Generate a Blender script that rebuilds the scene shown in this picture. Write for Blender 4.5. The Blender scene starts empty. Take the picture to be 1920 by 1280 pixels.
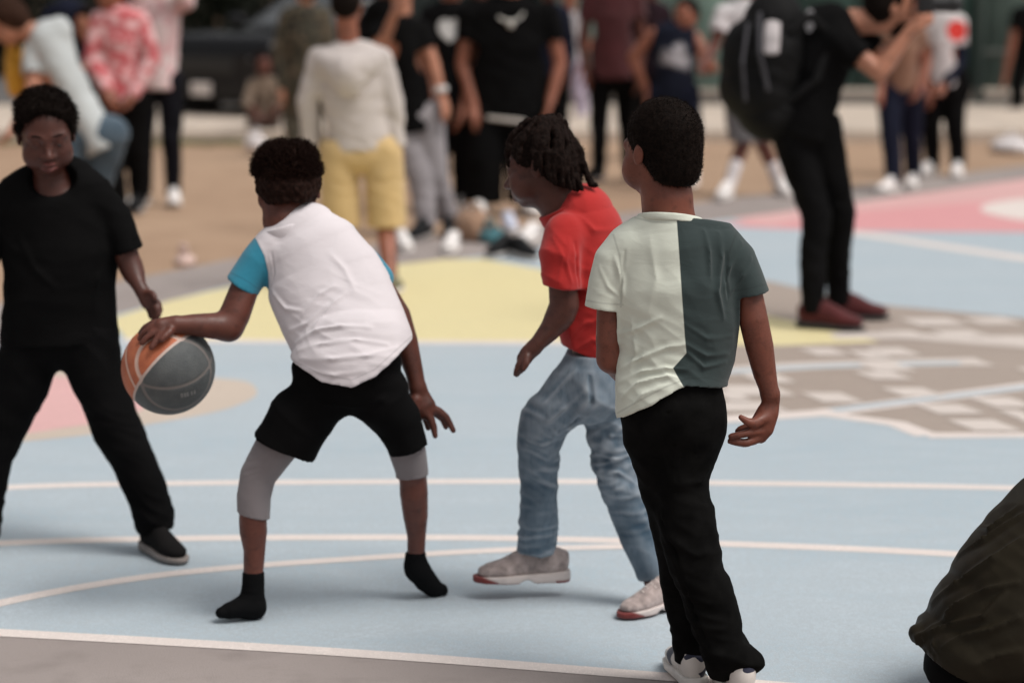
import bpy, bmesh, math, random
import numpy as np
from mathutils import Vector, Matrix

random.seed(7)
RNG = np.random.default_rng(11)
SC = bpy.context.scene
COL = SC.collection
R = math.radians
f32 = np.float32

# ------------------------------------------------------------------ camera
HC = 1.60
LENS = 85.0
FPX = 1920 * LENS / 36.0
TILT = math.atan(715 / FPX)
cam_d = bpy.data.cameras.new('camera')
cam = bpy.data.objects.new('camera', cam_d)
COL.objects.link(cam)
cam.location = (0, 0, HC)
cam.rotation_euler = (math.pi / 2 - TILT, 0, 0)
cam_d.lens = LENS
cam_d.sensor_width = 36.0
cam_d.clip_start = 0.05
cam_d.clip_end = 3000
cam_d.dof.use_dof = True
cam_d.dof.focus_distance = 5.19
cam_d.dof.aperture_fstop = 2.2
SC.camera = cam

# ------------------------------------------------------------------ light: bright overcast, the sun veiled, behind the camera's right shoulder
SUN_EL, SUN_AZ = 60, 118          # azimuth from +Y towards +X
world = bpy.data.worlds.new('World')
SC.world = world
world.use_nodes = True
wn = world.node_tree
wn.nodes.clear()
w_out = wn.nodes.new('ShaderNodeOutputWorld')
w_bg = wn.nodes.new('ShaderNodeBackground')
w_hs = wn.nodes.new('ShaderNodeHueSaturation')
w_sky = wn.nodes.new('ShaderNodeTexSky')
w_sky.sky_type = 'NISHITA'
w_sky.sun_disc = False
w_sky.sun_elevation = R(SUN_EL)
w_sky.sun_rotation = R(SUN_AZ)
w_sky.air_density = 1.0
w_sky.dust_density = 4.0
w_sky.ozone_density = 1.0
w_hs.inputs['Saturation'].default_value = 0.10
w_bg.inputs['Strength'].default_value = 0.102
wn.links.new(w_sky.outputs[0], w_hs.inputs['Color'])
wn.links.new(w_hs.outputs[0], w_bg.inputs['Color'])
wn.links.new(w_bg.outputs[0], w_out.inputs['Surface'])
sun_d = bpy.data.lights.new('sun', 'SUN')
sun = bpy.data.objects.new('sun', sun_d)
COL.objects.link(sun)
sun_d.energy = 1.9
sun_d.angle = R(28)
sun_d.color = (1.0, 0.95, 0.89)
_sd = Vector((math.sin(R(SUN_AZ)) * math.cos(R(SUN_EL)), math.cos(R(SUN_AZ)) * math.cos(R(SUN_EL)), math.sin(R(SUN_EL))))
sun.rotation_euler = _sd.to_track_quat('Z', 'Y').to_euler()
sun.location = (8, -6, 14)
SC.view_settings.view_transform = 'Standard'
SC.view_settings.look = 'None'
SC.view_settings.gamma = 1.0
SC.view_settings.exposure = 0.24
SC.render.engine = 'CYCLES'
SC.cycles.use_denoising = True

# ------------------------------------------------------------------ picture measurements -> places in the world
CAM = np.array([0, 0, HC])
FW = np.array([0, math.cos(TILT), -math.sin(TILT)])
UP = np.array([0, math.sin(TILT), math.cos(TILT)])
RT = np.array([1.0, 0, 0])


def ray(px, py):
    return RT * ((px - 960) / FPX) + UP * ((640 - py) / FPX) + FW


def G(px, py, z=0.0):
    d = ray(px, py)
    return CAM + d * ((z - HC) / d[2])


def P(px, py, Y):
    d = ray(px, py)
    return CAM + d * (Y / d[1])


def mpp(p):
    return float(np.dot(p - CAM, FW)) / FPX


def nrm(v):
    v = np.asarray(v, float)
    return v / max(np.linalg.norm(v), 1e-9)


# ------------------------------------------------------------------ noise
_perm = RNG.permutation(256)
_perm = np.concatenate([_perm, _perm, _perm])
_grad = RNG.normal(size=(256, 3))
_grad /= np.linalg.norm(_grad, axis=1)[:, None]


def perlin(p):
    p = np.asarray(p, float)
    i = np.floor(p).astype(int)
    f = p - i
    i &= 255
    u = f * f * f * (f * (f * 6 - 15) + 10)
    out = 0
    for a in (0, 1):
        for b in (0, 1):
            for c in (0, 1):
                hsh = _perm[_perm[_perm[i[:, 0] + a] + i[:, 1] + b] + i[:, 2] + c]
                g = _grad[hsh]
                dd = g[:, 0] * (f[:, 0] - a) + g[:, 1] * (f[:, 1] - b) + g[:, 2] * (f[:, 2] - c)
                w = (u[:, 0] if a else 1 - u[:, 0]) * (u[:, 1] if b else 1 - u[:, 1]) * (u[:, 2] if c else 1 - u[:, 2])
                out = out + w * dd
    return out * 1.6


# ------------------------------------------------------------------ implicit shapes, meshed with surface nets
class Loft:
    """elliptical cross-sections along a polyline: C centres, U side directions, A half widths, B half depths"""
    def __init__(s, C, A, B=None, U=None):
        s.C = np.asarray(C, f32)
        s.A = np.asarray(A, f32)
        s.round = B is None
        s.B = s.A if B is None else np.asarray(B, f32)
        s.U = None if U is None else np.asarray(U, f32)
        if s.U is None:
            s.round = True

    def bb(s):
        r = np.maximum(s.A, s.B)[:, None]
        return (s.C - r).min(0), (s.C + r).max(0)

    def d(s, p):
        out = None
        for i in range(len(s.C) - 1):
            c0 = s.C[i]
            w = s.C[i + 1] - c0
            L2 = max(float(w @ w), 1e-10)
            pa = p - c0
            t = np.clip((pa @ w) / L2, 0, 1)
            q = pa - t[:, None] * w
            a = s.A[i] + (s.A[i + 1] - s.A[i]) * t
            if s.round:
                e = np.sqrt(np.einsum('ij,ij->i', q, q)) - a
            else:
                b = s.B[i] + (s.B[i + 1] - s.B[i]) * t
                wh = w / math.sqrt(L2)
                um = s.U[i] + (s.U[i + 1] - s.U[i]) * t[:, None]
                um = um - (um @ wh)[:, None] * wh
                um /= np.sqrt(np.einsum('ij,ij->i', um, um))[:, None] + 1e-9
                v = np.cross(wh[None], um)
                x = np.einsum('ij,ij->i', q, um)
                y = np.einsum('ij,ij->i', q, v)
                z = q @ wh
                c = np.minimum(a, b)
                k0 = np.sqrt((x / a) ** 2 + (y / b) ** 2 + (z / c) ** 2)
                k1 = np.sqrt((x / a ** 2) ** 2 + (y / b ** 2) ** 2 + (z / c ** 2) ** 2)
                e = np.where(k0 < 0.05, -c, k0 * (k0 - 1) / np.maximum(k1, 1e-6))
            out = e if out is None else np.minimum(out, e)
        return out


class Ell:
    def __init__(s, c, r, M=None):
        s.c = np.asarray(c, f32)
        s.r = np.asarray(r if np.ndim(r) else (r, r, r), f32)
        s.M = np.eye(3, dtype=f32) if M is None else np.asarray(M, f32)   # columns: axes

    def bb(s):
        m = s.r.max()
        return s.c - m, s.c + m

    def d(s, p):
        q = (p - s.c) @ s.M
        k0 = np.sqrt(((q / s.r) ** 2).sum(1))
        k1 = np.sqrt(((q / s.r ** 2) ** 2).sum(1))
        return np.where(k0 < 0.05, -s.r.min(), k0 * (k0 - 1) / np.maximum(k1, 1e-6))


class Box:
    def __init__(s, c, r, M=None, rnd=0.01):
        s.c = np.asarray(c, f32)
        s.r = np.asarray(r, f32) - rnd
        s.rnd = rnd
        s.M = np.eye(3, dtype=f32) if M is None else np.asarray(M, f32)

    def bb(s):
        m = np.linalg.norm(s.r) + s.rnd
        return s.c - m, s.c + m

    def d(s, p):
        q = np.abs((p - s.c) @ s.M) - s.r
        return np.sqrt((np.maximum(q, 0) ** 2).sum(1)) + np.minimum(q.max(1), 0) - s.rnd


class Cut:
    """keeps what lies behind every plane (mode max) or behind any of them (mode min)"""
    def __init__(s, planes, mode='max'):
        s.pl = [(np.asarray(c, f32), np.asarray(nrm(n), f32)) for c, n in planes]
        s.mode = mode

    def d(s, p):
        ds = [(p - c) @ n for c, n in s.pl]
        o = ds[0]
        for e in ds[1:]:
            o = np.maximum(o, e) if s.mode == 'max' else np.minimum(o, e)
        return o


class Field:
    def __init__(s):
        s.ops = []

    def add(s, prim, k=0.02):
        for q in (prim if isinstance(prim, list) else [prim]):
            s.ops.append(('a', q, k))
        return s

    def sub(s, prim, k=0.004):
        s.ops.append(('s', prim, k))
        return s

    def cut(s, prim, k=0.0015):
        s.ops.append(('i', prim, k))
        return s

    def ext(s, prims):
        for q, k in prims:
            s.ops.append(('a', q, k))
        return s

    def eval(s, pts, ctr=None, hd=0.0):
        """pts (nb, n, 3) with ctr (nb, 3) block centres, or pts (n, 3)"""
        if ctr is None:
            d = np.full(len(pts), 1.0, f32)
        else:
            nb, n, _ = pts.shape
            d = np.full((nb, n), 1.0, f32)
        for op, q, k in s.ops:
            if ctr is None:
                e = q.d(pts).astype(f32)
                d = comb(op, d, e, k)
            else:
                if op == 'i':
                    e = q.d(pts.reshape(-1, 3)).reshape(nb, n).astype(f32)
                    d = comb(op, d, e, k)
                    continue
                act = q.d(ctr) < hd * 1.7 + k + 0.02
                if not act.any():
                    continue
                m = int(act.sum())
                e = q.d(pts[act].reshape(-1, 3)).reshape(m, n).astype(f32)
                d[act] = comb(op, d[act], e, k)
        return d

    def bounds(s):
        lo, hi = [], []
        for op, q, k in s.ops:
            if op == 'a':
                a, b = q.bb()
                lo.append(a)
                hi.append(b)
        return np.min(lo, 0) - 0.012, np.max(hi, 0) + 0.012


def comb(op, a, b, k):
    if op == 'a':
        if k <= 0:
            return np.minimum(a, b)
        h = np.maximum(k - np.abs(a - b), 0) / k
        return np.minimum(a, b) - h * h * k * 0.25
    if op == 's':
        b = -b
    if k <= 0:
        return np.maximum(a, b)
    h = np.maximum(k - np.abs(a - b), 0) / k
    return np.maximum(a, b) + h * h * k * 0.25


def net(field, h):
    BS = 12
    lo, hi = field.bounds()
    lo = np.asarray(lo, float)
    nbk = np.maximum(np.ceil((hi - lo) / (h * BS)).astype(int), 1)
    bi = np.stack(np.meshgrid(*[np.arange(n) for n in nbk], indexing='ij'), -1).reshape(-1, 3)
    ctr = (lo + (bi + 0.5) * h * BS).astype(f32)
    hd = h * BS * 0.87
    dc = field.eval(ctr)
    keep = np.abs(dc) < hd * 1.7 + 0.012
    bi, ctr = bi[keep], ctr[keep]
    o = np.stack(np.meshgrid(*[np.arange(BS + 1)] * 3, indexing='ij'), -1).reshape(-1, 3)
    D = np.empty((len(bi), (BS + 1) ** 3), f32)
    for s0 in range(0, len(bi), 400):
        sl = slice(s0, s0 + 400)
        pts = (lo + (bi[sl, None, :] * BS + o[None]) * h).astype(f32)
        D[sl] = field.eval(pts, ctr[sl], hd)
    D = D.reshape(-1, BS + 1, BS + 1, BS + 1)
    D[D == 0] = 1e-7
    S = D < 0
    cnt = 0
    for a in (0, 1):
        for b in (0, 1):
            for c in (0, 1):
                cnt = cnt + S[:, a:BS + a, b:BS + b, c:BS + c].astype(np.int8)
    B_, I, J, K = np.nonzero((cnt > 0) & (cnt < 8))
    N = nbk * BS + 2
    gi = bi[B_] * BS + np.stack([I, J, K], 1) + 1
    key = (gi[:, 0].astype(np.int64) * (N[1] + 1) + gi[:, 1]) * (N[2] + 1) + gi[:, 2]
    acc = np.zeros((len(B_), 3))
    num = np.zeros(len(B_))
    for ax in range(3):
        for u in (0, 1):
            for v in (0, 1):
                c0 = [0, 0, 0]
                o1, o2 = [x for x in range(3) if x != ax]
                c0[o1], c0[o2] = u, v
                c1 = list(c0)
                c1[ax] = 1
                d0 = D[B_, I + c0[0], J + c0[1], K + c0[2]]
                d1 = D[B_, I + c1[0], J + c1[1], K + c1[2]]
                x = (d0 < 0) != (d1 < 0)
                t = np.where(x, d0 / np.where(x, d0 - d1, 1), 0)
                pos = np.tile(np.array(c0, float), (len(B_), 1))
                pos[:, ax] += t
                acc += np.where(x[:, None], pos, 0)
                num += x
    V = lo + (gi - 1 + acc / num[:, None]) * h
    order = np.argsort(key)
    key, V = key[order], V[order]
    quads = []
    for ax in range(3):
        o1, o2 = [(1, 2), (2, 0), (0, 1)][ax]
        sl0 = S[:, :BS, :BS, :BS]
        idx = [slice(0, BS)] * 3
        idx[ax] = slice(1, BS + 1)
        sl1 = S[(slice(None),) + tuple(idx)]
        b, i, j, k = np.nonzero(sl0 != sl1)
        g = bi[b] * BS + np.stack([i, j, k], 1) + 1
        flip = sl0[b, i, j, k]
        q = []
        for (u, v) in ((-1, -1), (0, -1), (0, 0), (-1, 0)):
            gg = g.copy()
            gg[:, o1] += u
            gg[:, o2] += v
            kk = (gg[:, 0].astype(np.int64) * (N[1] + 1) + gg[:, 1]) * (N[2] + 1) + gg[:, 2]
            pos = np.clip(np.searchsorted(key, kk), 0, len(key) - 1)
            q.append(np.where(key[pos] == kk, pos, -1))
        q = np.stack(q, 1)
        q = np.where(flip[:, None], q, q[:, ::-1])
        quads.append(q[(q >= 0).all(1)])
    return V, np.concatenate(quads)


def vnormals(V, Q):
    a = V[Q[:, 2]] - V[Q[:, 0]]
    b = V[Q[:, 3]] - V[Q[:, 1]]
    n = np.cross(a, b)
    out = np.zeros_like(V)
    for c in range(4):
        for k in range(3):
            out[:, k] += np.bincount(Q[:, c], n[:, k], len(V))
    return out / (np.linalg.norm(out, axis=1)[:, None] + 1e-12)


def new_mesh(name, V, F, smooth=True):
    me = bpy.data.meshes.new(name)
    if isinstance(F, np.ndarray):
        n = F.shape[1]
        me.vertices.add(len(V))
        me.vertices.foreach_set('co', np.asarray(V, f32).ravel())
        me.loops.add(F.size)
        me.loops.foreach_set('vertex_index', F.astype(np.int32).ravel())
        me.polygons.add(len(F))
        me.polygons.foreach_set('loop_start', np.arange(0, F.size, n, dtype=np.int32))
        me.polygons.foreach_set('loop_total', np.full(len(F), n, np.int32))
        me.update(calc_edges=True)
    else:
        me.from_pydata([tuple(map(float, v)) for v in V], [], F)
        me.update()
    if smooth:
        me.polygons.foreach_set('use_smooth', np.ones(len(me.polygons), bool))
    return me


def link(name, me, mat, parent=None, base=None):
    o = bpy.data.objects.new(name, me)
    COL.objects.link(o)
    if mat is not None:
        me.materials.append(mat)
    if parent is not None:
        o.parent = parent
    return o


def tag(o, label=None, cat=None, group=None, kind=None):
    if label:
        o['label'] = label
    if cat:
        o['category'] = cat
    if group:
        o['group'] = group
    if kind:
        o['kind'] = kind
    return o


def thing(name, base, label, cat, group=None):
    o = bpy.data.objects.new(name, None)
    o.empty_display_size = 0.1
    COL.objects.link(o)
    o.location = tuple(map(float, base))
    return tag(o, label, cat, group)


def part(name, V, Q, mat, root, attrs=None, smooth=True):
    base = np.zeros(3)
    r = root
    while r is not None:
        base = base + np.array(r.location)
        r = r.parent
    me = new_mesh(name, np.asarray(V) - base, Q, smooth)
    for k, a in (attrs or {}).items():
        at = me.attributes.new(k, 'FLOAT', 'POINT')
        at.data.foreach_set('value', np.asarray(a, f32))
    return link(name, me, mat, root)


# ------------------------------------------------------------------ materials
MATS = {}


def _base(name):
    m = bpy.data.materials.new(name)
    m.use_nodes = True
    nt = m.node_tree
    b = nt.nodes['Principled BSDF']
    return m, nt, b


def rgb(c):
    return (c[0], c[1], c[2], 1)


def srgb(r, g, b):
    return tuple(((x / 255) / 12.92 if x / 255 <= 0.04045 else ((x / 255 + 0.055) / 1.055) ** 2.4) for x in (r, g, b))


def N(nt, t, **kw):
    n = nt.nodes.new(t)
    for k, v in kw.items():
        if k in n.inputs:
            n.inputs[k].default_value = v
        else:
            setattr(n, k, v)
    return n


def noise_fac(nt, scale, detail=4, coord='Object', stretch=None):
    tc = N(nt, 'ShaderNodeTexCoord')
    src = tc.outputs[coord]
    if stretch:
        mp = N(nt, 'ShaderNodeMapping')
        mp.inputs['Scale'].default_value = stretch
        nt.links.new(src, mp.inputs['Vector'])
        src = mp.outputs[0]
    n = N(nt, 'ShaderNodeTexNoise')
    n.inputs['Scale'].default_value = scale
    n.inputs['Detail'].default_value = detail
    nt.links.new(src, n.inputs['Vector'])
    return n.outputs['Fac']


def mixc(nt, fac, a, b, blend='MIX'):
    m = N(nt, 'ShaderNodeMix', data_type='RGBA', blend_type=blend)
    if hasattr(fac, 'is_linked') or hasattr(fac, 'links'):
        nt.links.new(fac, m.inputs[0])
    else:
        m.inputs[0].default_value = fac
    for s, v in ((6, a), (7, b)):
        if isinstance(v, tuple):
            m.inputs[s].default_value = rgb(v)
        else:
            nt.links.new(v, m.inputs[s])
    return m.outputs[2]


def ramp(nt, fac, lo, hi):
    mr = N(nt, 'ShaderNodeMapRange')
    mr.inputs['From Min'].default_value = lo
    mr.inputs['From Max'].default_value = hi
    nt.links.new(fac, mr.inputs['Value'])
    return mr.outputs[0]


def bump(nt, b, fac, strength, dist):
    bp = N(nt, 'ShaderNodeBump')
    bp.inputs['Strength'].default_value = strength
    bp.inputs['Distance'].default_value = dist
    nt.links.new(fac, bp.inputs['Height'])
    nt.links.new(bp.outputs[0], b.inputs['Normal'])
    return bp


def seam_fac(nt, attr='seam', w=0.0008):
    a = N(nt, 'ShaderNodeAttribute')
    a.attribute_name = attr
    return ramp(nt, a.outputs['Fac'], -w, w)


def cloth(name, col, col2=None, stitch=False, rough=0.88, var=0.25, weave=900, wb=0.25, sheen=0.15, seamw=0.0008, big=7):
    if name in MATS:
        return MATS[name]
    m, nt, b = _base(name)
    c = col
    if col2 is not None:
        c = mixc(nt, seam_fac(nt, w=seamw), col, col2)
    if stitch:
        sa = N(nt, 'ShaderNodeAttribute')
        sa.attribute_name = 'stitch'
        dk = mixc(nt, 1.0, c, (0.80, 0.80, 0.80), 'MULTIPLY')
        c = mixc(nt, ramp(nt, sa.outputs['Fac'], 0.0030, 0.0012), c, dk)
    nf = noise_fac(nt, big, 5)
    dark = N(nt, 'ShaderNodeMapRange')
    dark.inputs['From Min'].default_value = 0.3
    dark.inputs['From Max'].default_value = 0.7
    dark.inputs['To Min'].default_value = 1 - var
    dark.inputs['To Max'].default_value = 1 + var * 0.35
    nt.links.new(nf, dark.inputs['Value'])
    cr = N(nt, 'ShaderNodeCombineColor')
    for s in range(3):
        nt.links.new(dark.outputs[0], cr.inputs[s])
    c = mixc(nt, 1.0, c, cr.outputs[0], 'MULTIPLY')
    nt.links.new(c, b.inputs['Base Color'])
    b.inputs['Roughness'].default_value = rough
    b.inputs['Specular IOR Level'].default_value = 0.05 if max(col) < 0.03 else 0.25
    b.inputs['Sheen Weight'].default_value = 0 if max(col) < 0.03 else sheen
    b.inputs['Sheen Roughness'].default_value = 0.6
    b1 = bump(nt, b, noise_fac(nt, weave, 2), wb, 0.0006)
    b2 = N(nt, 'ShaderNodeBump')            # fine crumpling
    b2.inputs['Strength'].default_value = 0.34
    b2.inputs['Distance'].default_value = 0.004
    tc = N(nt, 'ShaderNodeTexCoord')
    mp = N(nt, 'ShaderNodeMapping')
    mp.inputs['Rotation'].default_value = (0.3, 0.7, 0.2)
    mp.inputs['Scale'].default_value = (1.0, 1.0, 2.4)
    cn = N(nt, 'ShaderNodeTexNoise')
    cn.inputs['Scale'].default_value = 16
    cn.inputs['Detail'].default_value = 5
    cn.inputs['Distortion'].default_value = 0.8
    nt.links.new(tc.outputs['Object'], mp.inputs['Vector'])
    nt.links.new(mp.outputs[0], cn.inputs['Vector'])
    nt.links.new(cn.outputs['Fac'], b2.inputs['Height'])
    nt.links.new(b2.outputs[0], b1.inputs['Normal'])
    MATS[name] = m
    return m


def ramp2(nt, fac, lo, hi):
    mr = N(nt, 'ShaderNodeMapRange')
    mr.inputs['From Min'].default_value = 0.3
    mr.inputs['From Max'].default_value = 0.7
    mr.inputs['To Min'].default_value = lo
    mr.inputs['To Max'].default_value = hi
    nt.links.new(fac, mr.inputs['Value'])
    return mr.outputs[0]


def skin(name, col):
    if name in MATS:
        return MATS[name]
    m, nt, b = _base(name)
    dk = tuple(x * 0.62 for x in col)
    lt = (min(col[0] * 1.22, 1), col[1] * 1.15, col[2] * 1.12)
    c = mixc(nt, ramp(nt, noise_fac(nt, 18, 5), 0.3, 0.7), dk, lt)
    c = mixc(nt, ramp(nt, noise_fac(nt, 260, 3), 0.35, 0.75), c, col)
    c = mixc(nt, ramp(nt, noise_fac(nt, 45, 4), 0.55, 0.75), c, tuple(x * 0.55 for x in col))
    nt.links.new(c, b.inputs['Base Color'])
    nt.links.new(ramp2(nt, noise_fac(nt, 60, 4), 0.36, 0.60), b.inputs['Roughness'])
    b.inputs['Specular IOR Level'].default_value = 0.36
    b.inputs['Subsurface Weight'].default_value = 0.12
    b.inputs['Subsurface Radius'].default_value = (0.012, 0.005, 0.003)
    b.inputs['Subsurface Scale'].default_value = 0.5
    bump(nt, b, noise_fac(nt, 420, 3), 0.25, 0.0006)
    MATS[name] = m
    return m


def plain(name, col, rough=0.6, metal=0.0, var=0.15, scale=20, bumpd=0.0, bscale=200, spec=0.4, coat=0.0):
    if name in MATS:
        return MATS[name]
    m, nt, b = _base(name)
    c = mixc(nt, ramp(nt, noise_fac(nt, scale, 5), 0.3, 0.7), tuple(x * (1 - var) for x in col), tuple(min(x * (1 + var), 1) for x in col))
    nt.links.new(c, b.inputs['Base Color'])
    b.inputs['Roughness'].default_value = rough
    b.inputs['Metallic'].default_value = metal
    b.inputs['Specular IOR Level'].default_value = spec if max(col) > 0.02 or rough < 0.5 else 0.1
    b.inputs['Coat Weight'].default_value = coat
    if bumpd > 0:
        bump(nt, b, noise_fac(nt, bscale, 4), 0.6, bumpd)
    MATS[name] = m
    return m


def denim(name, dk, lt):
    if name in MATS:
        return MATS[name]
    m, nt, b = _base(name)
    c = mixc(nt, ramp(nt, noise_fac(nt, 7, 4), 0.38, 0.64), dk, lt)
    c = mixc(nt, ramp(nt, noise_fac(nt, 120, 4, stretch=(1, 1, 0.2)), 0.5, 1.0), c, tuple(x * 0.8 for x in dk))
    a = N(nt, 'ShaderNodeAttribute')
    a.attribute_name = 'wear'
    c = mixc(nt, a.outputs['Fac'], c, (0.40, 0.435, 0.475))
    nt.links.new(c, b.inputs['Base Color'])
    b.inputs['Roughness'].default_value = 0.9
    b.inputs['Specular IOR Level'].default_value = 0.2
    b.inputs['Sheen Weight'].default_value = 0.1
    bump(nt, b, noise_fac(nt, 700, 2), 0.35, 0.0008)
    MATS[name] = m
    return m


def hairmat(name, col=(0.0058, 0.0036, 0.0028)):
    if name in MATS:
        return MATS[name]
    m, nt, b = _base(name)
    c = mixc(nt, ramp(nt, noise_fac(nt, 160, 4), 0.35, 0.7), tuple(x * 0.5 for x in col), tuple(x * 1.8 for x in col))
    nt.links.new(c, b.inputs['Base Color'])
    b.inputs['Roughness'].default_value = 0.7
    b.inputs['Specular IOR Level'].default_value = 0.06
    b.inputs['Sheen Weight'].default_value = 0.02
    b.inputs['Sheen Tint'].default_value = (0.5, 0.2, 0.1, 1)
    bump(nt, b, noise_fac(nt, 420, 3), 0.9, 0.002)
    MATS[name] = m
    return m


SK_A = skin('skin_warm_brown', (0.158, 0.050, 0.031))
SK_B = skin('skin_deep_brown', (0.112, 0.037, 0.025))
SK_C = skin('skin_dark_brown', (0.082, 0.028, 0.0195))
SK_T = skin('skin_tan', (0.42, 0.19, 0.12))
SK_M = skin('skin_medium', (0.27, 0.10, 0.06))
BLACK = cloth('cloth_black', (0.0046, 0.0044, 0.0045), var=0.3, sheen=0.0)
HAIR = hairmat('hair_black')
HAIR_BR = hairmat('hair_brown', (0.03, 0.014, 0.009))
WHITE_SHOE = plain('shoe_white', (0.72, 0.68, 0.66), 0.6, var=0.1)
EYE_W = plain('eye_white', (0.30, 0.25, 0.23), 0.25, var=0.05)
EYE_D = plain('eye_iris', (0.012, 0.007, 0.005), 0.15, var=0.1)

# ------------------------------------------------------------------ figure helpers
class Fig:
    """strokes measured in the photograph, placed at the figure's own distance"""
    def __init__(s, gx, gy, dY=0.0):
        s.Y = float(G(gx, gy)[1]) + dY
        s.base = np.array([G(gx, gy)[0], s.Y, 0.0])

    def p(s, x, y, dy=0.0):
        return P(x, y, s.Y + dy)

    def tube(s, pts, ratio=1.0):
        C = [s.p(q[0], q[1], q[2]) for q in pts]
        A = [q[3] * mpp(c) for q, c in zip(pts, C)]
        if ratio == 1.0 and all(len(q) < 5 for q in pts):
            return Loft(C, A)
        Bv = [a * (q[4] if len(q) > 4 else ratio) for a, q in zip(A, pts)]
        U = []
        n = len(C)
        for i in range(n):
            ax = C[min(i + 1, n - 1)] - C[max(i - 1, 0)]
            U.append(nrm(np.cross(ax, C[i] - CAM)))
        return Loft(C, A, Bv, U)

    def sect(s, rows):
        C, A, Bv, U = [], [], [], []
        for lx, ly, rx, ry, dy, b in rows:
            l, r = s.p(lx, ly, dy), s.p(rx, ry, dy)
            C.append((l + r) / 2)
            A.append(np.linalg.norm(r - l) / 2)
            Bv.append(b)
            U.append(nrm(r - l))
        return Loft(C, A, Bv, U)

    def line_cut(s, x0, y0, x1, y1, dy=0.0, lean=0.0):
        """plane through a picture line and the depth axis; removes what is below it (walking from x0,y0 to x1,y1)"""
        a, b = s.p(x0, y0, dy), s.p(x1, y1, dy)
        n = np.cross(nrm(np.array([0, 1.0, lean])), nrm(b - a))
        return (a, n)


def proj(V):
    q = V - CAM
    z = q @ FW
    return np.stack([960 + FPX * (q @ RT) / z, 640 - FPX * (q @ UP) / z], 1)


def wrinkle(axis, fl, fa, amp, mask=None, seed=0.0, ridge=True):
    ax = nrm(axis)
    u = nrm(np.cross(ax, (0.3, 0.9, 0.2)))
    v = np.cross(ax, u)

    def f(V, Nn):
        q = np.stack([V @ ax * fl, V @ u * fa, V @ v * fa], 1) + seed
        q[:, 0] += 0.8 * perlin(V * 6.0 + seed + 9)
        n = perlin(q)
        if ridge:
            n = 0.55 - np.abs(n) * 1.6
        w = 1.0 if mask is None else mask(V)
        return amp * n * w
    return f


def near(c, r):
    c = np.asarray(c)
    return lambda V: np.exp(-((V - c) ** 2).sum(1) / (r * r))


def fold(pts, width, amp):
    def f(V, Nn):
        px = proj(V)
        C = []
        for (x, y) in pts:
            d = np.hypot(px[:, 0] - x, px[:, 1] - y)
            c = np.nonzero(d < 7)[0]
            if len(c) == 0:
                c = np.array([d.argmin()])
            C.append(V[c[V[c, 1].argmin()]])
        C = np.array(C)
        out = np.zeros(len(V))
        best = np.full(len(V), 1e9)
        L = np.linalg.norm(np.diff(C, axis=0), axis=1)
        cum = np.concatenate([[0], np.cumsum(L)])
        tt = np.zeros(len(V))
        for i in range(len(C) - 1):
            w = C[i + 1] - C[i]
            t = np.clip(((V - C[i]) @ w) / max(w @ w, 1e-9), 0, 1)
            d = np.linalg.norm(V - C[i] - t[:, None] * w, axis=1)
            m = d < best
            best = np.where(m, d, best)
            tt = np.where(m, (cum[i] + t * L[i]) / cum[-1], tt)
        prof = 0.85 * np.exp(-1.25 * best / width) + 0.3 * np.exp(-(best / width) ** 2) - 0.5 * np.exp(-(best / (width * 2.1)) ** 2)
        return amp * prof * np.sin(np.clip(tt * 0.94 + 0.03, 0, 1) * math.pi) ** 0.6
    return f


def convexity(V, Q, it=2):
    Nn = vnormals(V, Q)
    acc = np.zeros_like(V)
    cnt = np.zeros(len(V))
    for a, b in ((0, 1), (1, 2), (2, 3), (3, 0)):
        for i, j in ((a, b), (b, a)):
            for k in range(3):
                acc[:, k] += np.bincount(Q[:, i], V[Q[:, j], k], len(V))
            cnt += np.bincount(Q[:, i], None, len(V))
    c = ((V - acc / cnt[:, None]) * Nn).sum(1)
    for _ in range(4):
        s = np.zeros(len(V))
        for a, b in ((0, 1), (1, 2), (2, 3), (3, 0)):
            s += np.bincount(Q[:, a], c[Q[:, b]], len(V)) + np.bincount(Q[:, b], c[Q[:, a]], len(V))
        c = 0.4 * c + 0.6 * s / cnt
    return c * 4


def mk(name, field, h, mat, root, post=(), attrs=None, keep_v=False):
    V, Q = net(field, h)
    for fn in post:
        Nn = vnormals(V, Q)
        V = V + Nn * fn(V, Nn)[:, None]
    at = {k: fn(V) for k, fn in (attrs or {}).items()}
    if 'wear' in at:        # denim fades on its creases
        cv = convexity(V, Q)
        at['wear'] = np.clip(at['wear'] * 0.7 + np.clip(cv / 0.0011, -0.12, 1) * 0.38, 0, 0.85)
    o = part(name, V, Q, mat, root, at)
    if keep_v:
        return o, V, Q
    return o


def frame(yaw, pitch=0, roll=0):
    m = Matrix.Rotation(R(yaw), 3, 'Z') @ Matrix.Rotation(R(-pitch), 3, 'X') @ Matrix.Rotation(R(roll), 3, 'Y')
    return np.array(m)


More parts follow.
